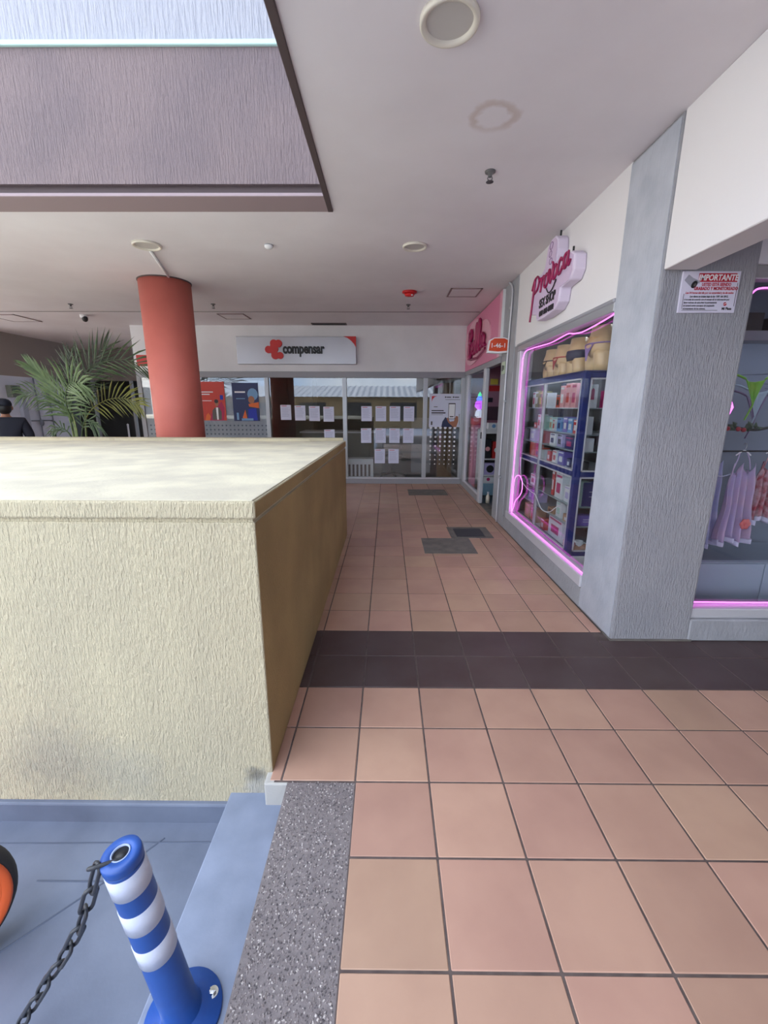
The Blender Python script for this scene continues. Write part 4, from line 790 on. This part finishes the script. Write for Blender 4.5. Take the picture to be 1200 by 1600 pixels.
MB().lathe([(.009, 0), (.009, .0006)], Mn @ Matrix.Translation((1.836, 2.046, 0)), 16).build('small_emblem', Mnr, t); MB().prism([(1.828, 2.042), (1.844, 2.049), (1.844, 2.052), (1.828, 2.045)], .0008, Mn).build('small_emblem', M_whiteprint, t)
mb = MB()
for a in ((1.604, 1.606, 2.02, 2.096), (1.604, 1.80, 2.013, 2.015), (1.884, 1.886, 2.035, 2.15)): mb.box(a[0], a[1], 2.5492, 2.5503, a[2], a[3])
mb.build('border_line', M_charcoal, t)
Mk = Mn @ Matrix.Translation((1.632, 2.158, 0)) @ Matrix.Rotation(-.62, 4, 'Z')
MB().prism([(-.032, -.016), (.022, -.02), (.022, .02), (-.032, .018)], .0006, Mk).build('printed_camera', mat('printed_camera_grey', (160, 158, 170), .5), t)
MB().prism(circ(.026, 0, .014, .021), .0009, Mk).build('printed_lens', M_black, t); MB().prism(circ(.030, 0, .006, .009), .0012, Mk).build('printed_lens', M_pgrey, t)
MB().prism([(.002, .02), (.04, .03), (.044, .018), (.02, .014)], .0009, Mk).build('printed_hood', mat('printed_camera_grey', (160, 158, 170), .5), t)

# ------------------------------------------------------------------ round red column
t = thing('round_column', (-2.66, 5.62, 0), 'round terracotta red column rising behind the cream parapet', 'column')
MB().lathe([(.29, 0), (.29, Z)], Matrix.Translation((-2.675, 5.62, 0)), 64).build('shaft', M_red, t, smooth=True)
MB().lathe([(.292, Z - .012), (.298, Z - .012), (.298, Z)], Matrix.Translation((-2.675, 5.62, 0)), 64).build('top_joint', M_dkbrown, t, smooth=True)

# ------------------------------------------------------------------ ceiling fittings
def disc_light(x, y, r, label, lens=(200, 196, 190)):
    t = thing('ceiling_light', (x, y, Z - .02), label, 'ceiling light')
    MB().lathe([(r, Z), (r, Z - .010), (r * .985, Z - .018), (r * .92, Z - .020), (r * .80, Z - .014), (r * .78, Z - .004)], Matrix.Translation((x, y, 0)), 48).build('trim_ring', mat('ivory_ring', (226, 220, 206), .4), t, smooth=True)
    MB().lathe([(.001, Z - .006), (r * .80, Z - .006), (r * .80, Z)], Matrix.Translation((x, y, 0)), 48).build('diffuser', mat('unlit_diffuser', lens, .6), t)
disc_light(.232, 2.045, .115, 'large round recessed ceiling light near the camera, unlit')
disc_light(.247, 4.43, .112, 'round recessed ceiling light further along the corridor')
disc_light(-2.222, 4.40, .125, 'round recessed ceiling light in front of the red column')
t = thing('ceiling_conduit', (-2.3, 4.9, Z - .03), 'short white conduit from the round light to the red column', 'conduit')
MB().tube([(-2.255, 4.52, Z - .014), (-2.50, 5.36, Z - .014)], .013, 8).build('pipe', M_whiteprint, t, smooth=True)
def sprinkler(x, y, label):
    t = thing('sprinkler', (x, y, Z - .05), label, 'sprinkler', 'sprinklers under the ceiling')
    MB().lathe([(.034, Z), (.032, Z - .008), (.015, Z - .012), (.012, Z - .03), (.006, Z - .034)], Matrix.Translation((x, y, 0)), 20).build('body', M_steel, t, smooth=True)
    for s in (-1, 1): MB().tube(cat_rom([(x + s * .010, y, Z - .028), (x + s * .014, y, Z - .042), (x, y, Z - .056)], 4), .003, 6).build('frame_arm', M_steel, t, smooth=True)
    MB().lathe([(.001, Z - .056), (.022, Z - .056), (.024, Z - .060), (.001, Z - .060)], Matrix.Translation((x, y, 0)), 16).build('deflector', M_steel, t)
sprinkler(.642, 3.14, 'chrome sprinkler head nearest the camera on the corridor ceiling')
sprinkler(.299, 6.79, 'small sprinkler head just behind the red fire detector')
sprinkler(-2.545, 6.76, 'small sprinkler head right of the top of the red column')
sprinkler(-4.64, 6.77, 'small sprinkler head left of the red column near the dome camera')
t = thing('fire_detector', (.28, 6.05, Z - .06), 'round red fire alarm on the corridor ceiling', 'fire alarm')
MB().lathe([(.095, Z), (.095, Z - .018), (.07, Z - .03), (.001, Z - .03)], Matrix.Translation((.28, 6.05, 0)), 28).build('base', mat('alarm_red', (196, 30, 34), .4), t, smooth=True)
MB().lathe([(.066, Z - .03), (.056, Z - .055), (.001, Z - .06)], Matrix.Translation((.28, 6.05, 0)), 24).build('lens', mat('alarm_red_lens', (210, 40, 40), .25), t, smooth=True)
MB().ell((.31, 6.0, Z - .052), (.014, .014, .008)).build('strobe', M_whiteprint, t, smooth=True)
t = thing('smoke_detector', (-1.10, 4.41, Z - .04), 'small white ceiling sensor between the column and the corridor', 'sensor')
MB().lathe([(.040, Z), (.038, Z - .02), (.022, Z - .034), (.001, Z - .036)], Matrix.Translation((-1.10, 4.41, 0)), 24).build('housing', M_whiteprint, t, smooth=True); MB().lathe([(.041, Z - .001), (.041, Z - .007), (.038, Z - .007)], Matrix.Translation((-1.10, 4.41, 0)), 24).build('base_ring', M_alu, t, smooth=True)
def hatch(x0, x1, y0, y1, label):
    t = thing('access_hatch', ((x0 + x1) / 2, (y0 + y1) / 2, Z - .01), label, 'hatch')
    bx('hatch_panel', M_ceil, x0 + .02, x1 - .02, y0 + .02, y1 - .02, Z - .007, Z, t)
    for a in ((x0, x1, y0, y0 + .02), (x0, x1, y1 - .02, y1), (x0, x0 + .02, y0, y1), (x1 - .02, x1, y0, y1)): bx('hatch_frame', M_mauve, *a, Z - .010, Z, t)
hatch(.79, 1.19, 5.88, 6.30, 'square ceiling access hatch near the pink shop sign')
hatch(-2.75, -2.32, 7.42, 7.84, 'faint ceiling access hatch right of the red column')
hatch(-6.6, -6.1, 7.5, 8.1, 'ceiling access hatch at the far left')
t = thing('air_vent', (-1.05, 8.25, Z - .02), 'long narrow air vent slot above the office sign', 'vent')
bx('vent_frame', M_dkbrown, -1.37, -.74, 8.20, 8.36, Z - .012, Z, t)
for k in range(3): bx('vent_slat', M_black, -1.35, -.76, 8.22 + k * .045, 8.24 + k * .045, Z - .016, Z - .011, t)
t = thing('dome_camera', (-4.98, 7.54, Z - .1), 'white dome security camera on the ceiling above the palm', 'camera')
MB().lathe([(.055, Z), (.055, Z - .04), (.05, Z - .05)], Matrix.Translation((-4.98, 7.54, 0)), 20).build('housing', M_whiteprint, t, smooth=True); MB().ell((-4.96, 7.53, Z - .06), (.045, .045, .05)).build('dark_dome', M_black, t, smooth=True)

# floor patches
def patch(x0, x1, y0, y1, m, name, label, h=.004): return tag(bx(name, m, x0, x1, y0, y1, -.003, h, bevel=.002), label, 'floor patch')
patch(.40, .96, 4.265, 4.80, M_cement, 'cement_patch', 'square grey cement patch in the tiles, nearer of the two in mid corridor')
t = thing('drain_cover', (1.0, 5.0, 0), 'dark square metal cover set in grey cement mid corridor', 'drain cover')
bx('cement_surround', M_cement, .76, 1.26, 4.81, 5.28, -.003, .003, t); bx('metal_cover', M_cover, .83, 1.17, 4.85, 5.20, -.002, .007, t, bevel=.003)
patch(.38, 1.07, 7.30, 7.83, M_cement, 'cement_patch', 'grey cement patch on the floor at the foot of the office glass')

# ------------------------------------------------------------------ bollard and chain
bo = thing('bollard', (-.547, .80, -.11), 'blue flexible bollard with three white reflective bands, leaning on the painted ledge', 'bollard')
P0, P1 = Vector((-.547, .80, -.11)), Vector((-.600, .752, .515)); ax = (P1 - P0); Lb = ax.length; ax.normalize()
Mb = Matrix.Translation(P0) @ ax.to_track_quat('Z', 'Y').to_matrix().to_4x4()
M_bl = mat('blue_polyurethane', (36, 82, 160), .4, c2=(32, 74, 148), vs_=12); M_refl = mat('white_reflective_band', (196, 202, 220), .35, bump=.25, bs=260)
MB().lathe([(.098, -.0), (.10, .004), (.098, .010), (.06, .016), (.052, .03)], Matrix.Translation(P0), 40).build('base_flange', M_bl, bo, smooth=True)
for k in range(4):
    a = .55 + k * PI / 2; c = Matrix.Translation(P0 + Vector((.076 * math.cos(a), .076 * math.sin(a), .010)))
    MB().lathe([(.015, 0), (.015, .004), (.001, .0042)], c, 16).build('washer', M_chrome, bo); MB().lathe([(.009, .004), (.009, .011), (.001, .0115)], c, 6).build('bolt', M_chrome, bo)
r0, r1 = .0455, .0415
rr = lambda t_: r0 + (r1 - r0) * t_
MB().lathe([(.054, .012), (.050, .03), (rr(.1), .06), (rr(1), Lb - .03), (rr(1) + .0005, Lb - .025)], Mb, 40).build('post', M_bl, bo, smooth=True)
for a, b in ((.845, .945), (.655, .76), (.455, .56)):
    MB().lathe([(rr(a) - .002, a * Lb), (rr(a) + .0014, a * Lb), (rr(b) + .0014, b * Lb), (rr(b) - .002, b * Lb)], Mb, 40).build('reflective_band', M_refl, bo, smooth='auto')
MB().lathe([(r1, Lb - .026), (.0428, Lb - .022), (.0432, Lb - .008), (.0415, Lb), (.020, Lb + .001), (.019, Lb - .004)], Mb, 40).build('cap', M_bl, bo, smooth=True)
MB().lathe([(.0175, Lb - .004), (.0175, Lb + .0015), (.0205, Lb + .002), (.021, Lb - .004)], Mb, 32).build('hole_rim', mat('pale_rim', (150, 164, 196), .5), bo, smooth=True)
MB().lathe([(.001, Lb - .06), (.0175, Lb - .06), (.0178, Lb - .002)], Mb, 28).build('hole_liner', M_black, bo, smooth=True)
ch = thing('chain', (-.85, .74, -.25), 'dark plastic chain hanging from the top of the blue bollard', 'chain')
cp = cat_rom([(-.600, .752, .500), (-.612, .742, .527), (-.640, .730, .505), (-.660, .727, .445), (-.70, .73, .345), (-.752, .735, .245), (-.83, .735, .125), (-.905, .735, .002), (-.98, .735, -.11), (-1.05, .735, -.205), (-1.10, .735, -.238), (-1.18, .735, -.240), (-1.30, .735, -.240), (-1.42, .735, -.240)], 10)
d = [0]
for i in range(1, len(cp)): d.append(d[-1] + (cp[i] - cp[i - 1]).length)
def at(s):
    for i in range(1, len(cp)):
        if d[i] >= s: return cp[i - 1].lerp(cp[i], (s - d[i - 1]) / max(1e-9, d[i] - d[i - 1]))
    return cp[-1]
LK = .070; Mlk = mat('dark_chain', (46, 48, 54), .45); lk_me = None; k = 0; s = .0
while s + LK < d[-1] - .01:
    a, b = at(s), at(s + LK); dr = (b - a).normalized(); mid = (a + b) / 2
    q = dr.to_track_quat('X', 'Z').to_matrix().to_4x4() @ Matrix.Rotation(PI / 4 + (PI / 2 if k % 2 else 0), 4, 'X')
    if lk_me is None:
        hl, hr = .027, .0125
        loop = [(hl + hr * math.cos(t_) if abs(t_) < PI / 2 + .01 else 0, hr * math.sin(t_), 0) for t_ in [-PI / 2 + PI * i / 6 for i in range(7)]]
        loop = [(hl + hr * math.cos(-PI / 2 + PI * i / 6), hr * math.sin(-PI / 2 + PI * i / 6), 0) for i in range(7)] + [(-hl - hr * math.cos(-PI / 2 + PI * i / 6), -hr * math.sin(-PI / 2 + PI * i / 6), 0) for i in range(7)]
        mb = MB().tube(loop, .0046, 7, closed=True); me = bpy.data.meshes.new('link'); me.from_pydata(mb.v, [], mb.f); me.materials.append(Mlk)
        for p in me.polygons: p.use_smooth = True
        lk_me = me
    o = bpy.data.objects.new('link', lk_me); COL.objects.link(o); place(o, mid, ch); o.rotation_euler = q.to_euler()
    s += LK - .001; k += 1

# wheel at the left edge
WX, WY, WZ, WR = -1.401, 0.937, -.018, .232
wh = thing('wheel', (WX, WY, WZ - WR), 'black tyred wheel with an orange rim standing at the left edge', 'wheel')
Mw = Matrix.Translation((WX, WY, WZ)) @ Matrix.Rotation(math.radians(50), 4, 'Z') @ Matrix.Rotation(PI / 2, 4, 'X')
MB().lathe([(.196, -.03), (.206, -.042), (.220, -.04), (.230, -.018), (.232, 0), (.230, .018), (.220, .04), (.206, .042), (.196, .03)], Mw, 56).build('tyre', mat('tyre_rubber', (50, 48, 50), .8, bump=.3, bs=90), wh, smooth=True)
M_or = mat('orange_rim_paint', (216, 92, 40), .4)
MB().lathe([(.206, -.036), (.213, -.044), (.206, -.048), (.186, -.036), (.174, -.02), (.174, .02), (.186, .036), (.206, .048), (.213, .044), (.206, .036)], Mw, 56).build('rim', M_or, wh, smooth=True)
MB().lathe([(.001, -.045), (.035, -.045), (.04, -.03), (.04, .03), (.035, .045), (.001, .045)], Mw, 24).build('hub', M_or, wh, smooth=True)
for k in range(6):
    a = k * PI / 3; MB().tube([Mw @ Vector((.03 * math.cos(a), .03 * math.sin(a), 0)), Mw @ Vector((.178 * math.cos(a + .12), .178 * math.sin(a + .12), 0))], [.018, .013], 8).build('spoke', M_or, wh, smooth=True)

# ------------------------------------------------------------------ palm
PX, PY = -4.66, 6.5
pl = thing('potted_palm', (PX, PY, 0), 'green areca palm with feathery fronds behind the cream parapet', 'plant')
MB().lathe([(.001, .002), (.17, .002), (.23, .42), (.25, .45), (.22, .45), (.21, .40), (.001, .40)], Matrix.Translation((PX, PY, 0)), 32).build('pot', mat('dark_pot', (70, 66, 66), .6), pl, smooth=True)
MB().lathe([(.001, .395), (.205, .395), (.205, .403), (.001, .41)], Matrix.Translation((PX, PY, 0)), 24).build('soil', mat('soil', (58, 46, 38), .95), pl)
G1 = mat('palm_green', (70, 92, 54), .5, c2=(50, 72, 40), vs_=6); G2 = mat('palm_bright_green', (98, 120, 74), .5, c2=(70, 94, 52), vs_=6); G3 = mat('palm_yellow_green', (132, 132, 58), .45, c2=(104, 108, 50), vs_=6); G4 = mat('palm_dark_green', (52, 66, 44), .5)
Mst = mat('palm_stem', (128, 142, 84), .5, c2=(92, 110, 62), vs_=14)
def frond(base, ctrl, m, nleaf, ll, droop, wid=.016, start=.35, fan=1.0):
    pth = cat_rom([base] + ctrl, 8); n = len(pth)
    fr_ = MB().tube(pth, [.011 - .008 * i / (n - 1) for i in range(n)], 6).build('frond', m, pl, smooth=True)
    mb = MB()
    nleaf = max(8, int(nleaf * .72))
    for i in range(nleaf):
        f = start + (1 - start) * i / (nleaf - 1); k = min(n - 2, int(f * (n - 1))); p = pth[k].lerp(pth[k + 1], f * (n - 1) - k); T_ = (pth[k + 1] - pth[k]).normalized()
        side = T_.cross(Vector((0, 1, 0))).normalized()
        g = (f - start) / (1 - start)
        l = ll * (.55 + .75 * math.sin(PI * (.18 + .72 * g)))
        for s in (-1, 1):
            ang = (1.15 - .75 * g) * fan
            dirv = (T_ * math.cos(ang) + side * s * math.sin(ang) + Vector((0, R.uniform(-.35, .2), R.uniform(-.06, .06)))).normalized()
            tip = p + dirv * l + Vector((0, 0, -droop * l)); midp = p + dirv * l * .5 + Vector((0, 0, .01))
            wv = dirv.cross(Vector((0, 1, 0))).normalized() * wid * R.uniform(1.1, 1.5)
            mb.add([p - wv * .25, p + wv * .25, midp + wv * .6, tip, midp - wv * .6, midp + Vector((0, -.006, 0))], [(0, 1, 5), (1, 2, 5), (2, 3, 5), (3, 4, 5), (4, 0, 5)])
    mb.build('leaflets', m, fr_)
    return fr_
def V(x, y, z): return Vector((PX + x, PY + y, z))
for a, b, r in ((-.02, .0, .022), (.06, .05, .017), (-.08, .06, .015), (.02, -.06, .014)):
    MB().tube(cat_rom([V(a, b, .40), V(a * 1.2, b, .75), V(a * 1.5 + .01, b, 1.12), V(a * 1.9, b * 1.4, 1.38)], 6), [r * (1 - .3 * i / 18) for i in range(19)], 8).build('stem', Mst, pl, smooth=True)
frond(V(-.03, 0, 1.30), [V(.0, -.02, 1.55), V(.14, -.05, 1.80), V(.45, -.08, 2.05), V(.85, -.05, 2.14), V(1.12, 0, 2.06)], G1, 30, .42, .05, start=.12)
frond(V(-.03, 0, 1.25), [V(-.02, -.10, 1.48), V(.08, -.2, 1.70), V(.25, -.3, 1.80), V(.42, -.35, 1.79)], G2, 24, .40, .12, start=.12, fan=1.25, wid=.022)
frond(V(-.06, 0, 1.28), [V(-.12, -.05, 1.55), V(-.28, -.06, 1.85), V(-.44, -.08, 2.02)], G2, 24, .30, .02, start=.1, fan=.55, wid=.024)
frond(V(-.08, .05, 1.25), [V(-.16, -.0, 1.45), V(-.32, -.02, 1.60), V(-.56, -.0, 1.68), V(-.70, .0, 1.66)], G1, 22, .26, .22, start=.15)
frond(V(.05, .05, 1.15), [V(.25, .0, 1.42), V(.55, -.04, 1.58), V(.82, -.05, 1.60), V(1.0, -.06, 1.52)], G3, 24, .28, .10, start=.3)
frond(V(.02, .08, 1.25), [V(.08, .16, 1.70), V(.20, .2, 2.05), V(.42, .25, 2.32)], G4, 22, .42, .0, start=.15)
frond(V(.04, .0, .95), [V(.12, -.05, 1.15), V(.22, -.08, 1.30), V(.36, -.1, 1.20)], G1, 12, .28, .5, start=.4)
frond(V(-.05, .0, .9), [V(-.10, -.04, 1.10), V(-.20, -.06, 1.18), V(-.30, -.06, 1.12)], G1, 10, .16, .4, start=.4)
frond(V(.02, .1, 1.2), [V(-.05, .18, 1.7), V(-.12, .22, 2.0), V(-.1, .25, 2.2)], G4, 18, .3, .0, start=.2)

# ------------------------------------------------------------------ far left fittings and the man
t = thing('electric_box', (-7.79, 9.16, 1.64), 'grey green electrical box on the white far left wall', 'electrical box')
bx('box_body', mat('box_grey_green', (110, 118, 108), .5), -7.80, -7.68, 9.03, 9.27, 1.66, 1.90, t, bevel=.008); bx('box_door', mat('box_green', (74, 100, 84), .5), -7.685, -7.672, 9.06, 9.17, 1.75, 1.88, t); MB().box(-7.8, -7.72, 9.28, 9.42, .7, 1.62).build('trunking', mat('pale_trunking', (160, 166, 184), .5), t, bevel=.006)
t = thing('wall_pipes', (-7.78, 9.9, 0), 'pair of thin dark pipes with a valve on the white far left wall', 'pipes')
for y, zt in ((9.75, 2.08), (10.12, 2.08)): MB().cyl((-7.77, y, .02), (-7.77, y, zt), .014, n=8).build('pipe', mat('pipe_grey', (110, 116, 132), .5), t, smooth=True)
MB().cyl((-7.77, 9.5, 1.17), (-7.77, 10.12, 1.16), .012, n=8).build('pipe', mat('pipe_grey', (110, 116, 132), .5), t, smooth=True)
MB().ell((-7.75, 9.75, 1.12), (.04, .05, .07)).build('valve', mat('pipe_grey', (110, 116, 132), .5), t, smooth=True)
w4 = bpy.data.objects.new('window_4', None); COL.objects.link(w4); place(w4, (-6.5, 12, 0), None); w4['kind'] = 'structure'
for xx in (-8.0, -6.95, -4.85): bx('mullion', M_alu, xx, xx + .06, 11.97, 12.05, 0, 2.15, w4)
bx('pane', M_glass, -7.94, -6.95, 12.0, 12.006, .02, 2.15, w4); bx('bottom_rail', M_alu, -8, -6.95, 11.97, 12.05, 0, .06, w4)
struct(bx('wall_far_shop', M_dark, -9, -4.7, 13.2, 13.3, 0, Z))
t = thing('rope_post', (-6.75, 11.2, 0), 'slim pale post standing before the dark far shop doorway', 'post')
MB().lathe([(.001, .0), (.15, .0), (.15, .02), (.03, .05), (.022, .06), (.022, 1.0), (.03, 1.02), (.001, 1.05)], Matrix.Translation((-6.75, 11.3, 0)), 20).build('post_body', M_alu_w, t, smooth=True)
t = thing('unit_sign', (-4.72, 8.44, 2.15), 'small red sign board on the office corner behind the red column', 'sign')
bx('sign_face', M_redprint, -4.70, -4.30, 8.425, 8.45, 2.22, 2.42, t); bx('sign_edge', M_whiteprint, -4.72, -4.28, 8.432, 8.452, 2.19, 2.44, t)

HX, HY = -6.13, 7.0
man = thing('person', (HX, HY, 0), 'person in a dark cap and navy jacket standing at the far left edge', 'person')
def skin_mesh(name, verts, edges, radii, m, parent, sub=2, root=0):
    me = bpy.data.meshes.new(name); me.from_pydata(verts, edges, []); ob = bpy.data.objects.new(name, me); COL.objects.link(ob)
    md = ob.modifiers.new('s', 'SKIN'); sd = me.skin_vertices[0].data
    for i, r in enumerate(radii): sd[i].radius = r if isinstance(r, tuple) else (r, r)
    sd[root].use_root = True
    s2 = ob.modifiers.new('u', 'SUBSURF'); s2.levels = sub; s2.render_levels = sub
    dg = bpy.context.evaluated_depsgraph_get(); dg.update(); m2 = bpy.data.meshes.new_from_object(ob.evaluated_get(dg)); bpy.data.objects.remove(ob)
    mb = MB().add([v.co for v in m2.vertices], [tuple(p.vertices) for p in m2.polygons]); return mb.build(name, m, parent, smooth=True)
q = lambda x, y, z: (HX - .8 * x + .6 * y, HY - .6 * x - .8 * y, z * .9)
M_sk = mat('human_skin', (150, 104, 80), .6); M_jk = mat('navy_jacket', (34, 38, 52), .8); M_tr = mat('dark_trousers', (42, 44, 52), .8)
bodyv = [q(0, 0, .95), q(0, 0, 1.15), q(0, .01, 1.36), q(0, 0, 1.46), q(0, -.01, 1.52), q(0, -.02, 1.60), q(0, -.02, 1.69),
         q(.10, 0, .90), q(.11, -.02, .50), q(.12, .03, .09), q(.12, -.10, .04), q(-.10, 0, .90), q(-.11, .02, .50), q(-.12, .06, .09), q(-.12, -.07, .04),
         q(.17, 0, 1.38), q(.24, .02, 1.12), q(.22, -.10, .90), q(.21, -.16, .82), q(-.17, 0, 1.38), q(-.24, .02, 1.12), q(-.20, -.12, .92), q(-.18, -.18, .85)]
bodye = [(0, 1), (1, 2), (2, 3), (3, 4), (4, 5), (5, 6), (0, 7), (7, 8), (8, 9), (9, 10), (0, 11), (11, 12), (12, 13), (13, 14), (2, 15), (15, 16), (16, 17), (17, 18), (2, 19), (19, 20), (20, 21), (21, 22)]
bodyr = [.13, .12, .12, .06, .055, .085, .06, .085, .06, .042, .035, .085, .06, .042, .035, .055, .042, .032, .03, .055, .042, .032, .03]
skin_mesh('body', bodyv, bodye, bodyr, M_sk, man)
for s in (-1, 1):   # fingers
    hx, hy, hz = (.21, -.16, .82) if s > 0 else (-.18, -.18, .85)
    for f_, (dx, ln) in enumerate(((-.024, .065), (-.008, .075), (.008, .07), (.024, .055))):
        MB().tube(cat_rom([q(hx + dx, hy - .01, hz - .01), q(hx + dx, hy - .04, hz - ln * .6), q(hx + dx, hy - .035, hz - ln)], 3), [.010, .010, .009, .009, .008, .008, .007], 7).build('finger', M_sk, man, smooth=True)
    MB().tube([q(hx - s * .025, hy, hz + .01), q(hx - s * .045, hy - .03, hz - .02), q(hx - s * .04, hy - .045, hz - .045)], [.012, .010, .008], 7).build('thumb', M_sk, man, smooth=True)
jv = [q(0, 0, .84), q(0, .01, 1.1), q(0, .015, 1.34), q(0, .005, 1.455), q(.19, .005, 1.375), q(.265, .025, 1.12), q(.235, -.10, .92), q(-.19, .005, 1.375), q(-.265, .025, 1.12), q(-.215, -.12, .94)]
skin_mesh('jacket', jv, [(0, 1), (1, 2), (2, 3), (2, 4), (4, 5), (5, 6), (2, 7), (7, 8), (8, 9)], [(.19, .15), (.18, .145), (.175, .145), .085, .095, .075, .055, .095, .075, .055], M_jk, man)
skin_mesh('trousers', [q(0, 0, .95), q(.10, 0, .86), q(.115, -.02, .50), q(.12, .03, .10), q(-.10, 0, .86), q(-.115, .02, .50), q(-.12, .06, .10)], [(0, 1), (1, 2), (2, 3), (0, 4), (4, 5), (5, 6)], [.145, .105, .08, .065, .105, .08, .065], M_tr, man)
for x, y in ((.12, -.05), (-.12, -.02)): MB().ell(q(x, y, .05), (.085, .105, .045)).build('shoe', M_black, man, smooth=True)
mb = MB().ell(q(0, -.02, 1.635), (.092, .105, .12), 20, 14); mb.build('head', M_sk, man, smooth=True)
MB().ell(q(0, .01, 1.62), (.094, .095, .105), 20, 14).build('hair', M_black, man, smooth=True)
for s in (-1, 1): MB().ell(q(s * .094, -.015, 1.62), (.012, .024, .034)).build('ear', M_sk, man, smooth=True); MB().ell(q(s * .034, -.117, 1.645), (.014, .008, .009)).build('eye', M_whiteprint, man, smooth=True)
MB().ell(q(0, -.128, 1.615), (.014, .018, .026)).build('nose', M_sk, man, smooth=True); MB().ell(q(0, -.115, 1.57), (.028, .008, .008)).build('mouth', mat('lip', (140, 80, 72), .6), man, smooth=True)
rings = [[Vector(q(r * .1 * math.cos(2 * PI * j / 20), -.015 + r * .112 * math.sin(2 * PI * j / 20), z)) for j in range(20)] for r, z in ((1.03, 1.655), (1.05, 1.69), (.98, 1.73), (.75, 1.765), (.4, 1.782), (.05, 1.786))]
MB().loft(rings).build('cap', M_jk, man, smooth=True)
MB().prism([(.085 * math.cos(a), -.07 - .13 * math.sin(a)) for a in [PI * i / 10 for i in range(11)]], .012, Matrix.Translation(Vector(q(0, -.03, 1.665)))).build('cap_visor', M_jk, man, bevel=.004)

# ------------------------------------------------------------------ out of view: ochre building for reflections, pale building and roadway for bounce light
t = thing('street_building', (-3, -20, -.25), 'ochre building with a corrugated roof across the street behind the camera', 'building')
M_och = mat('ochre_render', (150, 128, 94), .85, c2=(138, 118, 88), vs_=1.2)
MB().box(-16, 8, -24, -19, -.25, 2.25).build('wall', M_och, t)
mb = MB().grid(lambda u, v: Vector((-16.5 + 25 * u, -24.3 + 5.8 * v, 3.3 - 1.05 * v + .05 * math.sin(u * 25 * 2 * PI / .5))), 300, 1); mb.build('corrugated_roof', mat('galvanised_roof', (150, 156, 166), .5, .3), t, solid=.01)
for k in range(6):
    f_ = MB().box(-14.6 + k * 3.7, -12.4 + k * 3.7, -19.05, -18.97,   .4, 1.8).build('window', M_dark, t, bevel=.01); MB().box(-14.5 + k * 3.7, -12.5 + k * 3.7, -18.98, -18.95, .5, 1.7).build('window_pane', M_glass, f_)

t = thing('street_building', (-16, -4, -.25), 'pale building out of view at the far left, added to bounce sunlight', 'building')
MB().box(-20, -15, -14, 12, -.25, 6.0).build('wall', mat('pale_bounce_render', (222, 220, 214), .85), t)  # unseen wall added as a bounce surface for the sun
MB().box(-20.2, -14.7, -14.2, 12.2, 6.0, 6.25).build('parapet_band', M_white, t)
for k in range(5):
    f_ = MB().box(-15.04, -14.96, -11 + k * 4.6, -9.2 + k * 4.6, 1.0, 2.6).build('window', M_dark, t, bevel=.01); MB().box(-14.97, -14.94, -10.9 + k * 4.6, -9.3 + k * 4.6, 1.1, 2.5).build('window_pane', M_glass, f_)
struct(MB().box(-30, -5.2, -26, 1.3, -.26, -.246).box(-30, -9, 1.3, 16, -.26, -.246).build('bounce_roadway', mat('pale_concrete', (178, 176, 170), .85, c2=(164, 162, 158), vs_=1)))  # unseen pale ground added to bounce daylight in from the left
